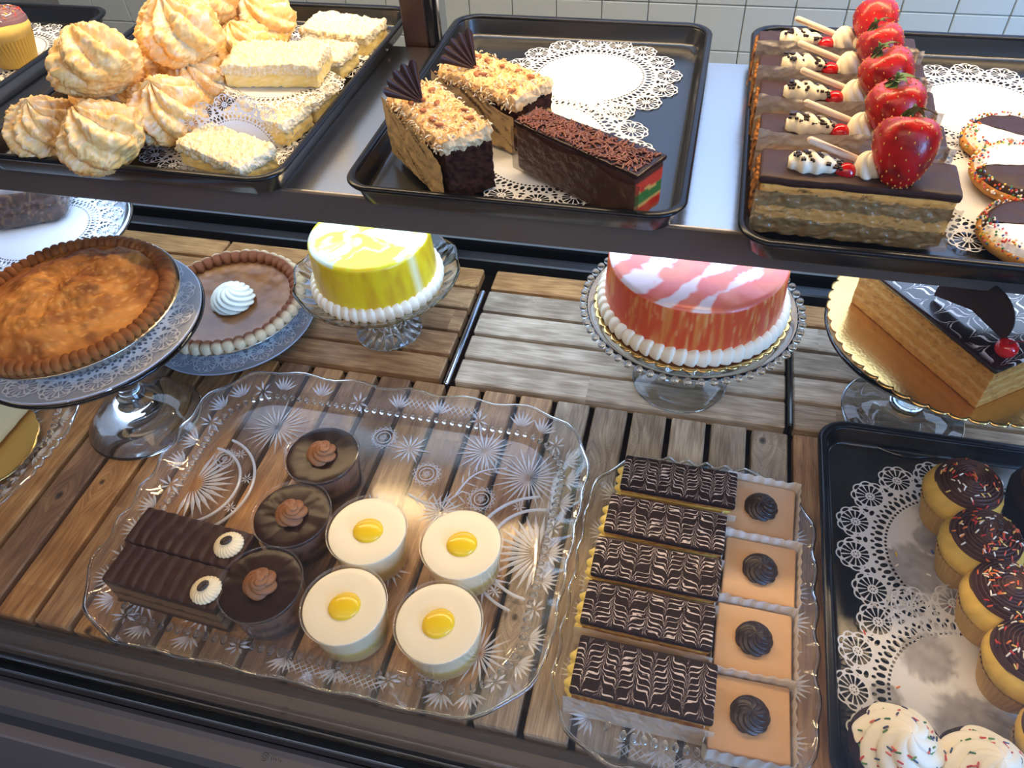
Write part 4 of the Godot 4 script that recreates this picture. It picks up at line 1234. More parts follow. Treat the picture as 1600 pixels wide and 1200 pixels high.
func pies() -> void:
	rng.seed = 21
	# big brown pie on a glass pedestal
	var px := -0.3515
	var pz := 0.131
	var st := thing("cake_stand", "clear glass pedestal stand with domed foot under the big brown pie", "cake stand", Vector3(px, 0.0005, pz))
	part(st, "foot", Geo.new().lathe([Vector2(0.0004, 0.006), Vector2(0.03, 0.007), Vector2(0.052, 0.003), Vector2(0.064, 0.0), Vector2(0.0665, 0.002), Vector2(0.065, 0.005), Vector2(0.058, 0.012), Vector2(0.050, 0.021), Vector2(0.046, 0.024), Vector2(0.036, 0.030), Vector2(0.026, 0.036), Vector2(0.023, 0.041), Vector2(0.019, 0.044), Vector2(0.013, 0.054), Vector2(0.0105, 0.066), Vector2(0.012, 0.09), Vector2(0.018, 0.125), Vector2(0.03, 0.1395), Vector2(0.0004, 0.1400)], 72).mesh(M.glass))
	part(st, "plate", Geo.new().lathe([Vector2(0.0004, 0.1405), Vector2(0.045, 0.1405), Vector2(0.100, 0.1455), Vector2(0.117, 0.1505), Vector2(0.1205, 0.1525), Vector2(0.1215, 0.155), Vector2(0.1205, 0.1572), Vector2(0.1175, 0.1565), Vector2(0.112, 0.154), Vector2(0.098, 0.1497), Vector2(0.0004, 0.1470)], 96).mesh(M.glass))
	solo("serving_plate", Geo.new().lathe([Vector2(0.0004, 0), Vector2(0.09, 0.0), Vector2(0.112, 0.005), Vector2(0.119, 0.0085), Vector2(0.1195, 0.0098), Vector2(0.118, 0.0104), Vector2(0.111, 0.0068), Vector2(0.09, 0.0018), Vector2(0.0004, 0.0018)], 96).mesh(M.silver_white), "polished silver plate between the big pie and its glass stand", "plate", Vector3(px, 0.1507, pz))
	solo("paper_doily", doily_mesh(0.114, func(p: Vector3): return p + Vector3(0, maxf(0.0, p.length() - 0.088) * 0.22, 0)), "lace doily on the silver plate showing round the big brown pie", "doily", Vector3(px, 0.1530, pz), 0.3, "white lace paper doilies")
	pie_tin("foil tin holding the big brown pie", Vector3(px - 0.004, 0.1560, pz + 0.002), 0.110)
	var pie := thing("pie", "big round double crust pie baked dark brown with crimped edge", "pie", Vector3(px - 0.004, 0.1568, pz + 0.002))
	crimped_pie(pie, 0.1065, 1, 74, false)
	# pumpkin pie on a low silver stand
	var qx := -0.3175
	var qz := -0.040
	solo("serving_plate", Geo.new().lathe([Vector2(0.0004, 0.0), Vector2(0.06, 0.0), Vector2(0.062, 0.012), Vector2(0.103, 0.0165), Vector2(0.1085, 0.0185), Vector2(0.110, 0.0205), Vector2(0.1085, 0.0215), Vector2(0.104, 0.0195), Vector2(0.085, 0.0178), Vector2(0.0004, 0.0175)], 96).mesh(M.silver_white), "low silver-white plate under the pumpkin pie", "plate", Vector3(qx, 0.0008, qz))
	solo("paper_doily", doily_mesh(0.104), "lace doily under the pumpkin pie", "doily", Vector3(qx, 0.0194, qz), 0.1, "white lace paper doilies")
	pie_tin("foil tin holding the pumpkin pie", Vector3(qx + 0.008, 0.0222, qz + 0.006), 0.099)
	pie = thing("pie", "pumpkin pie with pale fluted edge and one piped cream rosette", "pie", Vector3(qx + 0.008, 0.0232, qz + 0.006))
	crimped_pie(pie, 0.0985, 2, 44, true)
	part(pie, "cream_rosette", swirl(Geo.new(), 0.0290, 0.027, 11, 2.3, 0.16, Vector3(0.006, 0.027, -0.002), 0.8, 0.0, 120, 24).mesh(M.cream))
	# doily covered stand at the far left with a wrapped loaf
	var lx := -0.575
	var lz := -0.055
	st = thing("cake_stand", "silver rimmed stand covered by a bright lace doily at the far left", "cake stand", Vector3(lx, 0.0005, lz))
	part(st, "foot", Geo.new().lathe([Vector2(0.0004, 0), Vector2(0.06, 0), Vector2(0.058, 0.006), Vector2(0.02, 0.02), Vector2(0.012, 0.05), Vector2(0.02, 0.105), Vector2(0.0004, 0.108)], 48).mesh(M.silver))
	part(st, "plate", Geo.new().lathe([Vector2(0.0004, 0.1083), Vector2(0.09, 0.111), Vector2(0.116, 0.114), Vector2(0.120, 0.118), Vector2(0.1185, 0.1225), Vector2(0.114, 0.1215), Vector2(0.107, 0.116), Vector2(0.0004, 0.1125)], 96).mesh(M.silver))
	solo("paper_doily", doily_mesh(0.106, func(p: Vector3): return p + Vector3(0, p.length() * 0.03, 0)), "bright blue-white lace doily on the far left stand", "doily", Vector3(lx, 0.1135, lz), 0.2, "white lace paper doilies")
	var lo := thing("loaf_cake", "dark brown crusted loaf in clear film on the far left stand", "cake", Vector3(lx - 0.035, 0.1150, lz - 0.035), 0.5)
	part(lo, "body", Geo.new().rbox(Vector3(0.05, 0.026, 0.036), 0.014, Vector3i(24, 10, 20), func(p, d): return p + d * (0.003 * n3(p, 45.0) + 0.002 * n3(p, 150.0)), Vector3(0, 0.028, 0)).mesh(M.crumb, func(p, n): return L(80, 50, 34).lerp(L(50, 30, 24), clampf(0.5 + n3(p, 90.0) * 1.4, 0, 1)).lerp(L(180, 130, 80), clampf(n3(p, 200.0) - 0.1, 0, 0.6))))
	part(lo, "clear_film", Geo.new().rbox(Vector3(0.053, 0.0285, 0.0395), 0.015, Vector3i(24, 10, 20), func(p, d): return p + d * 0.003 * n3(p + Vector3(5, 0, 0), 60.0), Vector3(0, 0.0305, 0)).mesh(M.cup_plastic))

func scallop_disc(r: float, n: int, depth: float, th_: float, key: String) -> ArrayMesh:
	var g := Geo.new()
	g.grid(n * 8, 10, func(a, v):
		var pr := [Vector2(0.001, 0), Vector2(0.4, 0), Vector2(0.96, 0), Vector2(0.99, 0.1), Vector2(1.0, 0.4), Vector2(1.0, 0.7), Vector2(0.99, 0.95), Vector2(0.975, 1.0), Vector2(0.7, 1.0), Vector2(0.3, 1.0), Vector2(0.001, 1.0)]
		var q: Vector2 = pr[int(round(v * 10))]
		var rr_ := q.x * r
		if q.x > 0.9: rr_ += depth * (sqrt(absf(sin(a * TAU * n / 2.0))) - 0.7)
		return Vector3(rr_ * cos(a * TAU), q.y * th_, -rr_ * sin(a * TAU)), true)
	return g.mesh(M[key])

func ruffle(r: float, n: int, flip: float) -> ArrayMesh:
	var g := Geo.new()
	g.grid(n * 10, 14, func(a, v):
		var th: float = a * TAU
		var q := fposmod(a * n + flip * 0.35 * v, 1.0)
		var b: float = lerpf(-0.6, PI * 0.95, v)
		var w := pow(q, 0.55) * (1.0 - pow(q, 9.0))
		var rad := 0.0075 + 0.0042 * w
		var rr_ := r + 0.001 + rad * cos(b) * 0.8
		return Vector3(rr_ * cos(th), 0.0075 + rad * 1.05 * sin(b), -rr_ * sin(th)), true)
	return g.mesh(M.icing, func(p, n_): return L(244, 232, 206))

func glazed_cake(t: Node3D, r: float, h: float, taper: float, top: Callable, side: Callable) -> void:
	var g := Geo.new()
	g.grid(260, 70, func(a, v):
		var th: float = a * TAU
		var p := Vector2.ZERO
		if v < 0.45:
			var q: float = v / 0.45
			p = Vector2(lerpf(r * taper, r, q), lerpf(0.0, h - 0.006, q))
		elif v < 0.56:
			var q: float = (v - 0.45) / 0.11 * PI / 2
			p = Vector2(r - 0.006 + 0.006 * cos(q), h - 0.006 + 0.006 * sin(q))
		else:
			p = Vector2((r - 0.006) * (1.0 - (v - 0.56) / 0.44) + 0.0002, h)
		return Vector3(p.x * cos(th), p.y + 0.0006 * n3(Vector3(cos(th), v, sin(th)), 2.5), -p.x * sin(th)), true)
	part(t, "glazed_body", g.mesh(M.gloss_icing, func(p, n): return top.call(p) if n.y > 0.6 else side.call(p)))

func stand_cakes() -> void:
	# --- yellow cake
	var yx := -0.111
	var yz := -0.074
	var st := thing("cake_stand", "pressed glass pedestal stand with a wavy rim under the yellow cake", "cake stand", Vector3(yx, 0.0005, yz))
	part(st, "foot", Geo.new().lathe([Vector2(0.0004, 0.004), Vector2(0.03, 0.004), Vector2(0.041, 0.0), Vector2(0.0437, 0.0015), Vector2(0.043, 0.004), Vector2(0.039, 0.009), Vector2(0.033, 0.014), Vector2(0.026, 0.019), Vector2(0.018, 0.025), Vector2(0.012, 0.034), Vector2(0.0105, 0.044), Vector2(0.014, 0.054), Vector2(0.024, 0.064), Vector2(0.03, 0.068), Vector2(0.0004, 0.069)], 144, func(q, th, v):
		var k := clampf((q.x - 0.012) / 0.02, 0, 1) * clampf((0.042 - q.x) / 0.004, 0, 1)
		return Vector2(q.x, q.y + 0.0028 * k * (pow(absf(sin(th * 9.0)), 0.7) - 0.4))).mesh(M.glass))
	part(st, "plate", Geo.new().grid(216, 15, func(a, v):
		var pr := [Vector2(0.0004, 0.0692), Vector2(0.04, 0.0705), Vector2(0.07, 0.0745), Vector2(0.088, 0.083), Vector2(0.099, 0.0925), Vector2(0.1025, 0.096), Vector2(0.1035, 0.0985), Vector2(0.1025, 0.0995), Vector2(0.100, 0.098), Vector2(0.094, 0.0925), Vector2(0.088, 0.0885), Vector2(0.080, 0.0835), Vector2(0.070, 0.0795), Vector2(0.06, 0.0785), Vector2(0.04, 0.078), Vector2(0.0004, 0.078)]
		var q: Vector2 = pr[int(round(v * 15))]
		var th: float = a * TAU
		if v > 0.55 and q.x > 0.06: q.y += 0.0018 * (pow(absf(sin(th * 14.0)), 0.6) - 0.5) * clampf((0.1 - q.x) / 0.01, 0, 1)
		if q.x > 0.09: q.y += 0.002 * sin(th * 12.0); q.x += 0.0014 * sin(th * 12.0)
		return Vector3(q.x * cos(th), q.y, -q.x * sin(th)), true).mesh(M.glass))
	solo("cake_board", scallop_disc(0.082, 34, 0.003, 0.003, "gold_board"), "round gold scalloped board under the yellow cake", "cake board", Vector3(yx, 0.0803, yz), 0, "gold cake boards")
	var ck := thing("cake", "round yellow and white marbled cake with a white ruffled border", "cake", Vector3(yx, 0.0836, yz))
	glazed_cake(ck, 0.0725, 0.072, 1.05, func(p):
		var w := Vector3(n3(p, 14.0), 0, n3(p + Vector3(3, 0, 1), 14.0)) * 0.03
		var f := n3(Vector3(p.x * 0.7 + p.z * 0.7, 0, (p.z - p.x) * 0.35) + w + Vector3(1, 0, 2), 22.0)
		return L(230, 214, 40).lerp(L(208, 212, 184), clampf(f * 7.0 + 0.05, 0, 1)).lerp(L(240, 196, 30), clampf(-f * 5.0 - 0.7, 0, 1)),
		func(p):
			var a := atan2(p.z, p.x)
			var f := n3(Vector3(cos(a) * 2.0, p.y * 7.0, sin(a) * 2.0), 2.0)
			var w := clampf(1.0 - absf(a - 0.42 - p.y * 0.7) * 9.0, 0, 1)
			return L(232, 200, 32).lerp(L(214, 166, 30), clampf(0.3 + f * 1.6, 0, 1)).lerp(L(238, 232, 190), w * 0.8))
	part(ck, "ruffle_border", ruffle(0.0735, 46, 1.0))
	# --- orange-red cake
	var rx := 0.270
	var rz := -0.053
	st = thing("cake_stand", "clear glass stand with a beaded edge under the orange-red cake", "cake stand", Vector3(rx, 0.0005, rz))
	part(st, "foot", Geo.new().lathe([Vector2(0.0004, 0.003), Vector2(0.035, 0.003), Vector2(0.053, 0.0), Vector2(0.0562, 0.001), Vector2(0.056, 0.003), Vector2(0.048, 0.007), Vector2(0.03, 0.012), Vector2(0.016, 0.02), Vector2(0.011, 0.04), Vector2(0.011, 0.075), Vector2(0.016, 0.098), Vector2(0.03, 0.108), Vector2(0.0004, 0.109)], 72).mesh(M.glass))
	part(st, "plate", Geo.new().lathe([Vector2(0.0004, 0.1093), Vector2(0.06, 0.1105), Vector2(0.105, 0.1145), Vector2(0.1125, 0.1155), Vector2(0.1145, 0.1178), Vector2(0.1125, 0.1192), Vector2(0.104, 0.1182), Vector2(0.09, 0.1178), Vector2(0.0004, 0.1175)], 120).mesh(M.glass))
	var bead := Geo.new().blob(Vector3.ZERO, Vector3(0.0043, 0.0043, 0.0043), 14, 9).mesh(M.glass)
	for k in 58:
		var a := k * TAU / 58.0
		part(st, "bead", bead, at3(0.1178 * cos(a), 0.1195, -0.1178 * sin(a)))
	solo("cake_board", scallop_disc(0.1055, 44, 0.003, 0.003, "gold_board"), "round gold scalloped board under the orange-red cake", "cake board", Vector3(rx, 0.1203, rz), 0, "gold cake boards")
	ck = thing("cake", "round orange-red marbled cake with white swirls and ruffled border", "cake", Vector3(rx, 0.1236, rz))
	glazed_cake(ck, 0.0925, 0.0672, 1.03, func(p):
		var w := 0.010 * n3(p, 12.0) + 0.004 * n3(p, 40.0)
		var q: float = (p.x * 0.86 + p.z * 0.62) + w
		var s := 0.0
		for b in [[-0.070, 0.018], [-0.016, 0.0125], [0.030, 0.0075], [0.062, 0.006]]:
			s = maxf(s, clampf((b[1] * (0.8 + 1.3 * n3(p + Vector3(b[0] * 90.0, 0, 0), 20.0)) - absf(q - b[0])) / 0.002 + 0.5, 0, 1))
		var c := L(224, 104, 92).lerp(L(230, 124, 92), clampf(0.4 + 1.5 * n3(p + Vector3(2, 0, 0), 26.0), 0, 1))
		return c.lerp(L(226, 218, 220), s * 0.9),
		func(p):
			var a := atan2(p.z, p.x)
			var f := n3(Vector3(cos(a) * 5.0, p.y * 5.0, sin(a) * 5.0), 2.2)
			var f2 := n3(Vector3(cos(a) * 9.0, p.y * 9.0, sin(a) * 9.0 + 5.0), 3.0)
			return L(214, 80, 44).lerp(L(222, 140, 66), clampf(f * 2.0 - 0.1, 0, 0.8)).lerp(L(232, 176, 110), clampf(f2 * 2.2 - 0.55, 0, 0.7)))
	part(ck, "ruffle_border", ruffle(0.0935, 52, -1.0))
	# --- rectangular layer cake at the right
	var dx := 0.520
	var dz := -0.042
	st = thing("cake_stand", "plain clear glass pedestal stand under the rectangular layer cake", "cake stand", Vector3(dx, 0.0005, dz))
	part(st, "foot", Geo.new().lathe([Vector2(0.0004, 0.003), Vector2(0.04, 0.003), Vector2(0.06, 0.0), Vector2(0.065, 0.0015), Vector2(0.0655, 0.004), Vector2(0.063, 0.0062), Vector2(0.054, 0.008), Vector2(0.049, 0.012), Vector2(0.046, 0.0155), Vector2(0.036, 0.019), Vector2(0.020, 0.026), Vector2(0.013, 0.042), Vector2(0.012, 0.07), Vector2(0.018, 0.105), Vector2(0.04, 0.119), Vector2(0.0004, 0.120)], 96).mesh(M.glass))
	part(st, "plate", Geo.new().lathe([Vector2(0.0004, 0.1203), Vector2(0.09, 0.1225), Vector2(0.112, 0.127), Vector2(0.113, 0.1295), Vector2(0.110, 0.1305), Vector2(0.09, 0.1285), Vector2(0.0004, 0.1285)], 96).mesh(M.glass))
	solo("cake_board", scallop_disc(0.1345, 48, 0.0035, 0.0035, "gold_board"), "large gold scalloped board under the rectangular layer cake", "cake board", Vector3(0.5443, 0.1318, -0.0527), 0, "gold cake boards")
	# corner towards the glass at (0.533, 0.067); long side runs back to the left
	var ldir := Vector3(-0.6, 0, -0.8)
	var sdir := Vector3(0.8, 0, -0.6)
	var ln := 0.168
	var wd := 0.115
	var hh := 0.050
	var mid := Vector3(0.5335, 0.1355, 0.066) + ldir * ln / 2 + sdir * wd / 2
	ck = thing("cake", "rectangular layer cake with feathered dark glaze, chocolate disc and a cherry", "cake", mid)
	ck.basis = Basis(-ldir, Vector3.UP, (-ldir).cross(Vector3.UP))
	var g := Geo.new()
	g.rbox(Vector3(ln, hh - 0.005, wd) / 2, 0.002, Vector3i(64, 34, 40), func(p, d): return p + d * 0.0006 * n3(p, 130.0), Vector3(0, (hh - 0.005) / 2, 0))
	part(ck, "sponge_layers", g.mesh(M.crumb, func(p, n):
		var y: float = (p.y + 0.0008 * n3(p, 80.0)) / hh
		var c := L(190, 140, 72)
		for b in [0.22, 0.46, 0.70]:
			if absf(y - b + 0.03 * n3(p, 30.0)) < 0.04: c = L(200, 158, 92)
		c = c.lerp(L(150, 104, 54), clampf(n3(p, 120.0) * 1.5 + n3(p, 380.0) - 0.1, 0, 0.6))
		return c.lerp(L(80, 50, 30), clampf((y - 0.76) * 3.2 + n3(p, 300.0) * 1.2 - 0.25, 0, 0.8))))
	g = Geo.new()
	g.rbox(Vector3(ln + 0.001, 0.006, wd + 0.001) / 2, 0.0025, Vector3i(4, 1, 4), NO, Vector3(0, hh - 0.002, 0))
	part(ck, "feathered_glaze", g.mesh(M.feather_wide))
	g = Geo.new()
	g.grid(60, 8, func(a, v):
		var th: float = lerpf(-0.25, PI + 0.25, a)
		var bd: float = lerpf(-0.0016, 0.0016, v) if v > 0.01 and v < 0.99 else 0.0
		var rr_: float = 0.034 - 0.0009 * pow(absf(v * 2.0 - 1.0), 3.0)
		return Vector3(rr_ * cos(th), maxf(0.012 + rr_ * sin(th) * 0.78, 0.0005), bd), false, false)
	for s in [-1.0, 1.0]:
		g.grid(60, 6, func(a, v):
			var th: float = lerpf(-0.25, PI + 0.25, a)
			return Vector3(0.0335 * v * cos(th), maxf(0.012 + 0.0335 * v * sin(th) * 0.78, 0.0005), 0.0016 * s), false, false, s > 0)
	part(ck, "chocolate_disc", g.mesh(M.choc_dark), Transform3D(Basis.from_euler(Vector3(-0.35, 0.12, 0)), Vector3(0.024, hh - 0.001, 0.034)).scaled_local(Vector3.ONE * 1.12))
	g = Geo.new()
	g.lathe([Vector2(0.0003, -0.008), Vector2(0.005, -0.007), Vector2(0.0085, -0.003), Vector2(0.0095, 0.001), Vector2(0.0085, 0.0055), Vector2(0.005, 0.0082), Vector2(0.002, 0.0078), Vector2(0.0003, 0.0068)], 28)
	var cherry := part(ck, "cherry", g.mesh(M.gel_red), at3(0.0725, hh + 0.0095, 0.040))
	part(cherry, "stem", Geo.new().tube([Vector3(0, 0.007, 0), Vector3(0.004, 0.012, -0.002), Vector3(0.010, 0.014, -0.006), Vector3(0.016, 0.013, -0.010)], 0.0007, 6).mesh(M.stem_red))


# ---------------------------------------------------------------- pressed crystal trays
func star(g: Geo, c: Vector3, r: float, n: int, w: float, inner := 0.0, a0 := 0.0, a1 := TAU) -> void:
	for k in n:
		var a := a0 + (a1 - a0) * k / (n if a1 - a0 > TAU - 0.01 else n - 1)
		var d := Vector3(cos(a), 0, -sin(a))
		g.ridge(c + d * (inner + 0.06 * r), c + d * r * (0.86 + 0.14 * cos(k * 2.7)), w * 1.25, w * 1.4)

func arc(g: Geo, c: Vector3, r: float, a0: float, a1: float, w: float) -> void:
	var pts := []
	for k in 25:
		var a := lerpf(a0, a1, k / 24.0)
		pts.append(c + Vector3(r * cos(a), 0, -r * sin(a)))
	g.tube(pts, w, 6)

func hobstar(g: Geo, c: Vector3, r: float) -> void:
	for k in 16:
		var a := k * TAU / 16.0
		var b := (k + 3) * TAU / 16.0
		g.ridge(c + Vector3(r * cos(a), 0, -r * sin(a)), c + Vector3(r * 0.62 * cos(b), 0, -r * 0.62 * sin(b)), 0.0005, 0.0005)
		b = (k - 3) * TAU / 16.0
		g.ridge(c + Vector3(r * cos(a), 0, -r * sin(a)), c + Vector3(r * 0.62 * cos(b), 0, -r * 0.62 * sin(b)), 0.0005, 0.0005)
	star(g, c, r * 0.36, 12, 0.0004)
	arc(g, c, r * 0.42, 0, TAU, 0.0005)

const FAN_C := [Vector3(-0.193, 0.0042, -0.010), Vector3(0.202, 0.0042, -0.003)]

func crystal_tray(label: String, x0: float, x1: float, z0: float, z1: float, turn: float, hgt: float, corner: float, full: bool) -> void:
	var t := thing("crystal_tray", label, "serving tray", Vector3((x0 + x1) / 2, 0.001, (z0 + z1) / 2), turn, "pressed crystal serving trays")
	var hw := (x1 - x0) / 2
	var hd := (z1 - z0) / 2
	var g := Geo.new()
	var per := func(p: Vector3, s: float, v: float) -> Vector3:
		var k := smoothstep(0.15, 0.45, v) * (1.0 - smoothstep(0.6, 0.95, v))
		return p + Vector3(0, 0.0022 * k * sin(s * TAU * 26.0), 0) + Vector3(p.x, 0, p.z).normalized() * 0.0016 * k * sin(s * TAU * 26.0 + 1.0)
	loft(g, hw, hd, corner, [[0.040, 0.0035], [0.033, 0.0042], [0.030, 0.0062], [0.024, hgt - 0.012], [0.017, hgt - 0.008], [0.010, hgt - 0.004], [0.004, hgt - 0.001], [0.0015, hgt + 0.0003], [-0.0008, hgt - 0.0006], [-0.001, hgt - 0.0026], [0.003, hgt - 0.004], [0.010, hgt - 0.0075], [0.018, hgt - 0.0115], [0.025, hgt - 0.0155], [0.031, 0.0022], [0.037, 0.0005]], 12, 24, per)
	part(t, "rim", g.mesh(M.crystal_rim))
	g = Geo.new()
	var prof := []
	for k in 8: prof.append([0.0008 + 0.0018 * cos(k * TAU / 8.0), hgt - 0.001 + 0.0018 * sin(k * TAU / 8.0)])
	prof.append(prof[0])
	loft(g, hw, hd, corner, prof, 12, 24, func(p: Vector3, q: float, v: float) -> Vector3: return per.call(p, q, 0.5))
	part(t, "rim_edge", g.mesh(M.glass))
	g = Geo.new()
	loft(g, hw - 0.039, hd - 0.039, corner - 0.031, [[0.0, 0.0035], [0.01, 0.0032], [minf(hw, hd) - 0.041, 0.0032]], 12, 8)
	part(t, "base", g.mesh(M.crystal))
	g = Geo.new()
	var ring := rr(hw - 0.028, hd - 0.028, corner - 0.023, 10, 60)
	var last := Vector2(99, 99)
	for p in ring:
		if p.distance_to(last) > 0.0078:
			last = p
			var inn := Vector2(p.x - clampf(p.x, -hw + corner, hw - corner), p.y - clampf(p.y, -hd + corner, hd - corner)).normalized()
			g.blob(Vector3(p.x, 0.0072, p.y), Vector3(0.0046, 0.0028, 0.0030), 10, 6, Basis(Vector3(inn.x, 0, inn.y), Vector3.UP, Vector3(-inn.y, 0, inn.x)))
	part(t, "bead_border", g.mesh(M.glass), Transform3D.IDENTITY, true)
	g = Geo.new()
	rng.seed = int(x0 * 1000) + 500
	# fans round the sloping border
	ring = rr(hw - 0.013, hd - 0.013, corner - 0.011, 4, 6)
	last = Vector2(99, 99)
	var alt := 0
	for p in ring:
		if p.distance_to(last) > 0.027:
			last = p
			alt += 1
			var inw := Vector3(-clampf(p.x, -hw + corner, hw - corner) + p.x, 0, p.y - clampf(p.y, -hd + corner, hd - corner))
			if inw.length() < 0.001: inw = Vector3(p.x, 0, 0) if absf(p.x) / hw > absf(p.y) / hd else Vector3(0, 0, p.y)
			inw = inw.normalized()
			var side := Vector3(inw.z, 0, -inw.x)
			var foot := Vector3(p.x, hgt - 0.010, p.y) - inw * 0.011
			for k in 7:
				var a := lerpf(-0.95, 0.95, k / 6.0) if alt % 3 else lerpf(-2.6, 2.6, k / 6.0)
				var d := (inw * cos(a) + side * sin(a)).normalized()
				var e := foot + d * (0.019 if alt % 3 else 0.012)
				e.y = foot.y + 0.0085 * cos(a)
				g.ridge(foot + d * 0.002 + Vector3(0, 0.001, 0), e, 0.0015, 0.0018)
	if full:
		# corner fans: big star within a double arc
		for q in [[-1.0, 0.0], [1.0, 1.0]]:
			var c: Vector3 = FAN_C[int(q[1])]
			var out := 0.0 if q[0] < 0 else PI
			for k in 15:
				var a := out + lerpf(-1.5, 1.5, k / 14.0)
				g.ridge(c + Vector3(cos(a), 0, -sin(a)) * 0.009, c + Vector3(cos(a), 0, -sin(a)) * 0.047, 0.0024, 0.0026)
			arc(g, c, 0.052, out - 1.5, out + 1.5, 0.0018)
			arc(g, c, 0.068, out - 1.35, out + 1.35, 0.0018)
			for k in 4:
				var a := out - 1.0 + 0.66 * k
				star(g, c + Vector3(cos(a), 0, -sin(a)) * 0.060, 0.009, 8, 0.0007)
		for q in [[-0.135, -0.105, 0.044, 26], [-0.06, -0.095, 0.028, 14], [0.115, -0.118, 0.038, 22], [0.172, -0.092, 0.046, 28], [0.03, -0.105, 0.026, 14], [0.155, 0.035, 0.03, 18], [0.09, -0.03, 0.030, 20], [0.17, 0.11, 0.034, 20], [-0.03, 0.105, 0.026, 16], [0.06, 0.045, 0.024, 14], [0.115, 0.10, 0.026, 16], [-0.17, 0.125, 0.03, 16], [0.02, -0.02, 0.026, 14], [-0.10, 0.13, 0.024, 12]]:
			star(g, Vector3(q[0], 0.0042, q[1]), q[2], q[3], 0.0011)
		for q in [[-0.005, -0.115, 0.019], [0.06, -0.075, 0.019], [0.128, -0.055, 0.018], [-0.10, -0.08, 0.017], [0.045, 0.005, 0.016], [0.135, 0.132, 0.019], [-0.175, -0.05, 0.016]]:
			hobstar(g, Vector3(q[0], 0.0042, q[1]), q[2])
		# leafy scrolls
		for q in [[0.05, -0.045, 0.105, -0.06, 0.014], [0.10, -0.055, 0.145, -0.10, -0.012], [0.03, -0.01, 0.06, 0.04, 0.012]]:
			var a := Vector3(q[0], 0.0044, q[1])
			var b := Vector3(q[2], 0.0044, q[3])
			var s := (b - a).normalized().cross(Vector3.UP)
			var pts := []
			for k in 13: pts.append(a.lerp(b, k / 12.0) + s * q[4] * sin(k / 12.0 * PI))
			g.tube(pts, func(v): return 0.0013 * (1.0 - 0.6 * v), 6)
			for k in range(1, 12):
				var p: Vector3 = pts[k]
				g.ridge(p, p + ((b - a).normalized() * 0.7 + s * (1.0 if k % 2 else -1.0)).normalized() * 0.016, 0.0010, 0.001)
	else:
		for k in 10:
			for s in [-1.0, 1.0]:
				star(g, Vector3(s * (hw - 0.055) * (0.3 + 0.7 * fposmod(k * 0.37, 1.0)), 0.0042, lerpf(-hd + 0.05, hd - 0.045, k / 9.0)), 0.022, 14, 0.001)
		for k in 5:
			hobstar(g, Vector3(lerpf(-hw + 0.06, hw - 0.06, k / 4.0), 0.0042, hd - 0.052), 0.016)
	# diamond hatching in the middle of the front and back border
	for s in [-1.0, 1.0]:
		var cz: float = s * (hd - 0.016)
		for k in 15:
			var xx := lerpf(-0.045, 0.045, k / 14.0) + (0.05 if full else 0.0)
			for e in [-1.0, 1.0]:
				g.ridge(Vector3(xx - e * 0.008, hgt - 0.006 + 0.004, cz + s * 0.008), Vector3(xx + e * 0.008, hgt - 0.012 + 0.003, cz - s * 0.009), 0.0005, 0.0005)
	part(t, "cut_pattern", g.mesh(M.crystal_cut), Transform3D.IDENTITY, true)

func crystal_trays() -> void:
	crystal_tray("large clear crystal tray with star and fan cuts holding the dessert cups", -0.283, 0.188, 0.044, 0.400, 0.0, 0.021, 0.085, true)
	crystal_tray("clear crystal tray holding the napoleons and caramel squares", 0.1935, 0.4185, 0.083, 0.405, 0.0, 0.015, 0.07, false)
	crystal_tray("clear crystal tray at the left edge under a gold board", -0.640, -0.4200, 0.095, 0.335, 0.0, 0.017, 0.09, false)
	solo("cake_board", scallop_disc(0.074, 14, 0.002, 0.003, "gold_board"), "gold board in the crystal tray at the left edge", "cake board", Vector3(-0.523, 0.0085, 0.222), 0, "gold cake boards")
	var t := thing("cake", "pale cake with a green sugar leaf at the left edge", "cake", Vector3(-0.555, 0.012, 0.185))
	part(t, "body", Geo.new().rbox(Vector3(0.065, 0.022, 0.055), 0.008, Vector3i(20, 8, 16), func(p, d): return p + d * 0.001 * n3(p, 60.0), Vector3(0, 0.022, 0)).mesh(M.icing, func(p, n): return L(226, 196, 140)))
	part(t, "sugar_leaf", Geo.new().grid(8, 12, func(u, v): return Vector3((u - 0.5) * 0.022 * sin(PI * (v * 0.95 + 0.03)), 0.004 * absf(u - 0.5) + 0.004 * sin(v * 3.0), 0.034 * v), false, false).mesh(M.leaf), Transform3D(Basis.from_euler(Vector3(0.3, 1.0, 0)), Vector3(0.050, 0.046, -0.022)))

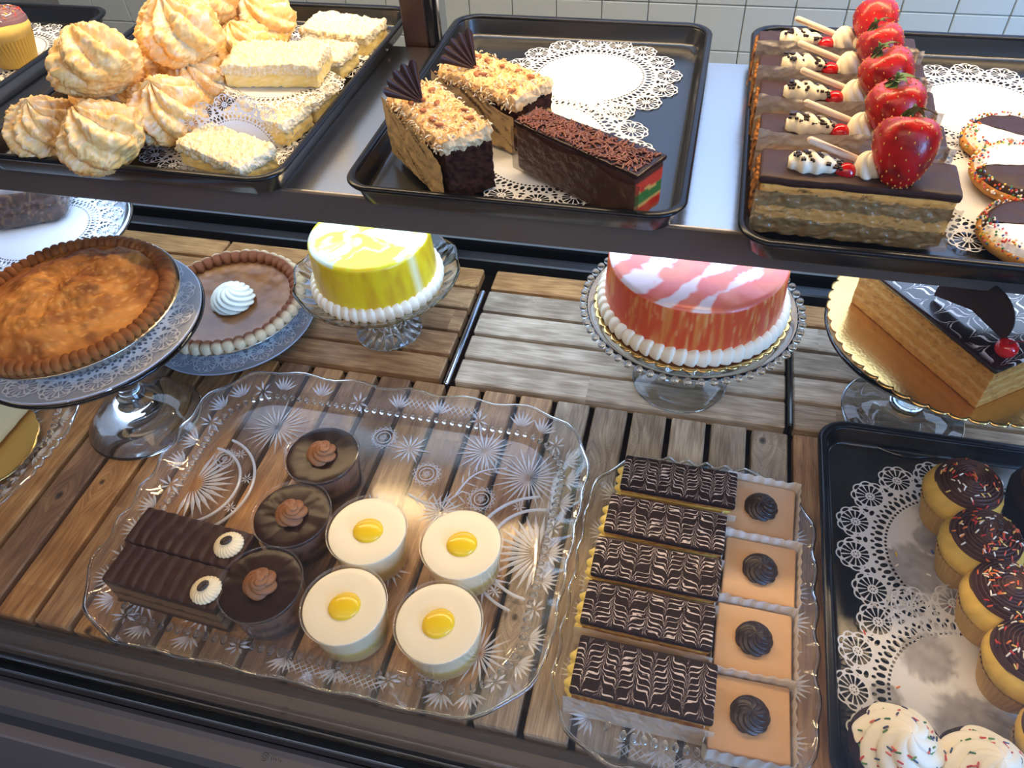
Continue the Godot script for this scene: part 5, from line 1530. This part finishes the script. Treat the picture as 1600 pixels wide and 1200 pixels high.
# ---------------------------------------------------------------- dessert cups and chocolate bars
func cup(called: String, label: String, x: float, z: float, dark: bool, sd: int) -> void:
	rng.seed = 500 + sd
	var o := Vector3(sd, sd, 0)
	var h := 0.049
	var t := thing(called, label, "dessert cup", Vector3(x, 0.0046, z), sd * 0.7, "chocolate mousse cups" if dark else "white mousse cups with yellow gel")
	part(t, "cup", Geo.new().lathe([Vector2(0.0004, 0.0), Vector2(0.0335, 0.0), Vector2(0.0345, 0.001), Vector2(0.0392, h - 0.001), Vector2(0.0402, h), Vector2(0.0395, h + 0.0012), Vector2(0.0385, h)], 72).mesh(M.cup_plastic))
	var g := Geo.new()
	var top := h - 0.0025
	g.lathe([Vector2(0.0004, 0.001), Vector2(0.0328, 0.001), Vector2(0.0338, 0.002), Vector2(0.0345, 0.011), Vector2(0.0352, 0.018), Vector2(0.036, 0.026), Vector2(0.0368, 0.034), Vector2(0.0376, top - 0.004)], 64)
	part(t, "mousse_layers", g.mesh(M.dough, func(p, n):
		var y: float = p.y + 0.0015 * n3(p + o, 60.0)
		if dark: return L(54, 34, 26) if y < 0.014 or (y > 0.026 and y < 0.032) else L(112, 78, 56)
		return L(190, 160, 96) if y < 0.013 else L(206, 176, 82) if y < 0.019 else L(238, 220, 178)))
	g = Geo.new()
	g.lathe([Vector2(0.0376, top - 0.004), Vector2(0.0380, top - 0.001), Vector2(0.0372, top), Vector2(0.03, top + 0.0002), Vector2(0.02, top), Vector2(0.012, top - 0.0004), Vector2(0.0004, top - 0.0004)], 96, func(q, th, v): return Vector2(q.x, q.y + (0.0005 * n3(Vector3(q.x * cos(th), q.x * sin(th), sd), 70.0) if dark else 0.0)))
	part(t, "dark_glaze" if dark else "white_glaze", g.mesh(M.choc_glaze if dark else M.cup_white))
	if dark:
		g = Geo.new()
		swirl(g, 0.0165, 0.015, 5, 2.2, 0.34, Vector3(0, top - 0.001, 0), 0.6)
		swirl(g, 0.009, 0.008, 4, 3.0, 0.4, Vector3(0.003 * cos(sd), top + 0.0085, 0.003 * sin(sd)), 0.6, 0.0, 48, 12)
		part(t, "mousse_rosette", g.mesh(M.choc_mousse))
	else:
		g = Geo.new()
		g.grid(36, 12, func(a, v):
			var r := 0.0142 * sin(v * PI / 2) * (1.0 + 0.09 * cos(a * TAU + sd) + 0.05 * cos(2.0 * a * TAU + sd))
			return Vector3(r * cos(a * TAU), top + 0.0058 * pow(cos(v * PI / 2), 0.8) - 0.0006, -r * sin(a * TAU)), true, false, true)
		part(t, "yellow_gel", g.mesh(M.gel_yellow))

func choc_bar(label: String, x: float, z: float, sd: int) -> void:
	var o := Vector3(sd, 0, 0)
	var ln := 0.124
	var wd := 0.0405
	var hh := 0.044
	var t := thing("chocolate_mousse_bar", label, "cake slice", Vector3(x, 0.0046, z), -0.06, "long ribbed chocolate bars")
	var g := Geo.new()
	g.rbox(Vector3(ln, hh - 0.006, wd) / 2, 0.0015, Vector3i(30, 12, 8), func(p, d): return p + d * 0.0005 * n3(p + o, 100.0), Vector3(0, (hh - 0.006) / 2, 0))
	part(t, "layers", g.mesh(M.dough, func(p, n):
		var y: float = (p.y + 0.0008 * n3(p + o, 50.0)) / hh
		return L(74, 50, 36) if y < 0.2 or absf(y - 0.5) < 0.06 else L(124, 92, 60)))
	g = Geo.new()
	g.rbox(Vector3(ln + 0.001, 0.008, wd + 0.001) / 2, 0.0022, Vector3i(110, 1, 12), func(p, d):
		var q := p as Vector3
		var w := fposmod(q.x * 76.0 + 0.10 * sin(q.z * 130.0 + sd) + 0.4 * n3(q + o, 14.0), 1.0)
		return q + Vector3(0, (0.0034 * pow(w, 0.7) * (1.0 - pow(w, 8.0)) + 0.0012 * n3(q + o, 60.0)) * clampf(d.y + 0.2, 0, 1), 0), Vector3(0, hh - 0.004, 0))
	part(t, "ribbed_glaze", g.mesh(M.choc_bar))
	var c := part(t, "cream_rosette", swirl(Geo.new(), 0.0148, 0.0085, 22, 0.5, 0.07, Vector3(0.044, hh + 0.001, -0.002 if sd == 1 else 0.004), 0.8, 0.0, 176, 14).mesh(M.cream_yellow))
	g = Geo.new()
	g.grid(24, 12, func(a, v):
		var ph: float = (v - 0.5) * PI
		var p := Vector3(0.0062 * cos(ph) * cos(a * TAU), 0.0026 * sin(ph), -0.0043 * cos(ph) * sin(a * TAU))
		if p.y > 0: p.y -= 0.0016 * exp(-p.z * p.z / 0.0000012)
		return p, true)
	part(c, "coffee_bean", g.mesh(M.bean), Transform3D(Basis.from_euler(Vector3(0, 0.5 + 0.3 * sd, 0.1)), Vector3(0.044, hh + 0.0108, -0.002 if sd == 1 else 0.004)))

func cups_and_bars() -> void:
	mat("cup_white", C(238, 224, 190), 0.3, 0.0, 0.45)
	cup("chocolate_cup", "rearmost dark glazed mousse cup with a brown rosette", -0.0887, 0.176, true, 1)
	cup("chocolate_cup", "middle dark glazed mousse cup of the three, beside the rear white cup", -0.0885, 0.2525, true, 2)
	cup("chocolate_cup", "front dark glazed mousse cup touching the chocolate bars", -0.0840, 0.3305, true, 3)
	cup("white_mousse_cup", "white mousse cup with yellow gel next to the middle dark cup", -0.0075, 0.2545, false, 1)
	cup("white_mousse_cup", "white mousse cup with yellow gel farthest from the chocolate cups, rear row", 0.0868, 0.2500, false, 2)
	cup("white_mousse_cup", "white mousse cup with yellow gel next to the front dark cup", 0.0005, 0.3335, false, 3)
	cup("white_mousse_cup", "white mousse cup with yellow gel at the front, nearest the tray of napoleons", 0.0893, 0.3310, false, 4)
	choc_bar("ribbed chocolate bar behind, with cream and coffee bean", -0.1785, 0.297, 1)
	choc_bar("ribbed chocolate bar in front, with cream and coffee bean", -0.1760, 0.3395, 2)

# ---------------------------------------------------------------- napoleons and caramel squares
func napoleons() -> void:
	var names := ["napoleon slice at the back of its crystal tray, glaze darkest", "second napoleon slice from the back, beside the rear caramel square", "middle napoleon slice of the row of five", "second napoleon slice from the front", "front napoleon slice with its pale cut side towards the glass"]
	var spec := [[0.2815, 0.134, 0.110, 0.0405], [0.2735, 0.186, 0.110, 0.0420], [0.2700, 0.2355, 0.113, 0.0400], [0.2680, 0.2835, 0.111, 0.0405], [0.2715, 0.3410, 0.114, 0.0490]]
	for i in 5:
		rng.seed = 700 + i
		var s: Array = spec[i]
		var o := Vector3(i * 2.0, 0, 0)
		var t := thing("napoleon_slice", names[i], "pastry", Vector3(s[0], 0.0046, s[1]), -0.02 - 0.01 * (i % 2), "feather iced napoleon slices")
		var hx: float = s[2] / 2
		var hz: float = s[3] / 2
		var y := 0.0005
		for lay in [["puff_pastry", 0.005, 0], ["custard", 0.013, 1], ["puff_pastry", 0.004, 0], ["custard", 0.0125, 1], ["puff_pastry", 0.0045, 0]]:
			var g := Geo.new()
			var th: float = lay[1]
			if lay[2] == 0:
				g.rbox(Vector3(hx, th / 2, hz), 0.0012, Vector3i(36, 3, 12), func(p, d): return p + d * (0.0012 * n3(Vector3(p.x, p.y * 3.0 + y * 9.0, p.z) + o, 150.0)), Vector3(0, y + th / 2, 0))
				part(t, lay[0], g.mesh(M.crumb, func(p, n): return L(206, 156, 88).lerp(L(150, 94, 44), clampf(0.5 + n3(Vector3(p.x, p.y * 4.0, p.z) + o, 180.0) * 1.6, 0, 1))))
			else:
				g.rbox(Vector3(hx - 0.0005, th / 2, hz - 0.0035), 0.005, Vector3i(16, 2, 24), func(p, d):
					return p + Vector3(minf(d.x, 0.0) * 0.0050 * (0.7 + absf(sin(p.z * 260.0 + y * 900.0))), 0, d.z * 0.0008 * n3(p + o, 60.0)), Vector3(0, y + th / 2, 0))
				part(t, lay[0], g.mesh(M.custard))
			y += th
		var g := Geo.new()
		g.rbox(Vector3(hx + 0.0015, 0.0032, hz + 0.0012), 0.0026, Vector3i(12, 1, 6), func(p, d): return p + Vector3(0, 0.0009 * n3(p + o, 40.0), 0), Vector3(0, y + 0.0024, 0))
		part(t, "feathered_glaze", g.mesh(M["feather%d" % [1, 0, 2, 0, 1][i]]))
		# waxed paper between the slices
		g = Geo.new()
		g.grid(40, 10, func(u, v):
			var px := lerpf(-hx - 0.006, hx + 0.004, u)
			var py := lerpf(0.0003, 0.037 if i > 0 else 0.034, v)
			return Vector3(px, py, hz + 0.003 + 0.0008 * n3(Vector3(px, py, i), 80.0)), false, false)
		part(t, "paper_sheet", g.mesh(M.wax_paper))
	var qn := ["rearmost caramel square in a crinkled paper case, partly behind a napoleon", "second caramel square from the back with a dark rosette", "third caramel square from the back with a dark rosette", "front caramel square with a dark rosette"]
	var qs := [[0.3645, 0.138], [0.3650, 0.2085], [0.3615, 0.2790], [0.3600, 0.3465]]
	for i in 4:
		var q: Array = qs[i]
		var o := Vector3(i * 3.0, 0, 1)
		var t := thing("caramel_square", qn[i], "pastry", Vector3(q[0], 0.0046, q[1]), -0.05 + 0.02 * i, "caramel squares in paper cases")
		var hz := 0.031
		part(t, "shortbread", Geo.new().rbox(Vector3(0.032, 0.008, hz), 0.002, Vector3i(16, 4, 16), func(p, d): return p + d * 0.0008 * n3(p + o, 150.0), Vector3(0, 0.0085, 0)).mesh(M.crumb, func(p, n): return L(210, 164, 98).lerp(L(170, 118, 62), clampf(0.5 + n3(p + o, 200.0), 0, 1))))
		part(t, "caramel_layer", Geo.new().rbox(Vector3(0.0325, 0.0045, hz + 0.0005), 0.0022, Vector3i(10, 1, 10), func(p, d): return p + Vector3(0, 0.0006 * n3(p + o, 60.0), 0), Vector3(0, 0.0195, 0)).mesh(M.caramel))
		part(t, "chocolate_rosette", swirl(Geo.new(), 0.0165, 0.0135, 9, 2.2, 0.24, Vector3(0, 0.0232, -0.001), 0.6, 0.0, 120, 20).mesh(M.choc_dark))
		var g := Geo.new()
		var ring := rr(0.0345, hz + 0.0025, 0.004, 6, 34)
		var n := ring.size()
		g.grid(n, 8, func(a, v):
			var k := int(round(a * n)) % n
			var p: Vector2 = ring[k]
			var wv = sin(k * 1.05) * 0.0009 * (0.4 + v)
			var ou = 1.0 + 0.045 * v * v + wv * 18.0
			return Vector3(p.x * ou, 0.0004 + 0.0300 * v + 0.002 * v * n3(Vector3(p.x, p.y, i), 60.0) + 0.0035 * v * pow(absf(p.x) / 0.0345, 6.0) * pow(absf(p.y) / 0.033, 6.0), p.y * ou), true, false)
		part(t, "paper_case", g.mesh(M.case_paper))

# ---------------------------------------------------------------- the tray of cupcakes
func cupcake_tray() -> void:
	make_tray("black baking tray of cupcakes on lace doilies at the front right", 0.4225, 0.78, 0.0, 0.392, 0.0008, 0.024)
	var dy := 0.0034
	solo("paper_doily", doily_mesh(0.117, NO, [[-0.045, 0.012, 0.030], [-0.012, 0.055, 0.026], [0.0, -0.05, 0.03], [-0.02, -0.02, 0.02]]), "grease spotted lace doily at the back of the cupcake tray", "doily", Vector3(0.5570, dy, 0.141), 0.15, "white lace paper doilies")
	solo("paper_doily", doily_mesh(0.115, func(p: Vector3): return p + Vector3(0, 0.004 * smoothstep(-0.05, -0.11, p.z) + 0.007 * smoothstep(-0.085, -0.115, p.x), 0), [[-0.03, -0.042, 0.026], [-0.004, 0.016, 0.033], [-0.07, 0.0, 0.014], [0.045, -0.03, 0.028]]), "grease spotted lace doily at the front of the cupcake tray", "doily", Vector3(0.5460, dy + 0.0012, 0.291), 0.05, "white lace paper doilies")
	var ls := Geo.new()
	rng.seed = 808
	grains(ls, 16, rainbow(), func(k): return [Vector3(rng.randf_range(0.445, 0.56), 0.0052, rng.randf_range(0.05, 0.34)), Vector3.UP], 0.0008, 0.0034)
	var lo := solo("loose_sprinkles", ls.mesh(M.sprinkle), "loose coloured sprinkles scattered over the doilies of the cupcake tray", "sprinkles")
	lo.set_meta("kind", "stuff")
	var lab := ["yellow cupcake with brown swirl at the back left corner of its tray", "second yellow cupcake from the back, brown swirl and many sprinkles", "third yellow cupcake from the back, brown swirl", "fourth yellow cupcake from the back, brown swirl", "fifth yellow cupcake from the back, cut by the frame edge"]
	var pos := [[0.5485, 0.0965], [0.5555, 0.1555], [0.5665, 0.209], [0.576, 0.263], [0.590, 0.327]]
	var mixed := [L(250, 238, 220), L(250, 238, 220), L(230, 90, 50), L(240, 130, 60), L(244, 206, 110), L(60, 44, 50), L(206, 52, 44)]
	for i in 5:
		var t := thing("cupcake", lab[i], "cupcake", Vector3(pos[i][0], dy + 0.001, pos[i][1]), i * 1.1, "yellow cupcakes with brown frosting")
		t.rotation = Vector3(0.0, i * 0.25, 0.0)
		cupcake_parts(t, L(206, 166, 96), L(226, 186, 88), M.choc_frost, 0, i, mixed, [46, 80, 84, 70, 60][i])
	lab = ["dark cupcake in a black case behind the yellow ones, back row", "dark cupcake in a black case, second row at the right edge"]
	pos = [[0.6275, 0.083], [0.640, 0.148]]
	for i in 2:
		var t := thing("cupcake", lab[i], "cupcake", Vector3(pos[i][0], dy + 0.001, pos[i][1]), 0.0, "dark cupcakes in black cases")
		cupcake_parts(t, L(34, 32, 40), L(44, 28, 24), M.choc_frost, 0, 10 + i, mixed, 30)
	lab = ["dark cupcake with tall white swirl and rainbow sprinkles, left of the two at the front", "dark cupcake with tall white swirl and rainbow sprinkles, right of the two at the front"]
	pos = [[0.4660, 0.3560], [0.5260, 0.3610]]
	for i in 2:
		var t := thing("cupcake", lab[i], "cupcake", Vector3(pos[i][0], dy + 0.001, pos[i][1]), 0.6 * i, "white frosted cupcakes with rainbow sprinkles")
		cupcake_parts(t, L(44, 32, 32), L(50, 32, 26), M.cream, 1, 20 + i, [L(206, 60, 60), L(40, 70, 110), L(60, 120, 70), L(232, 110, 90), L(60, 60, 90), L(90, 140, 70)], 60)
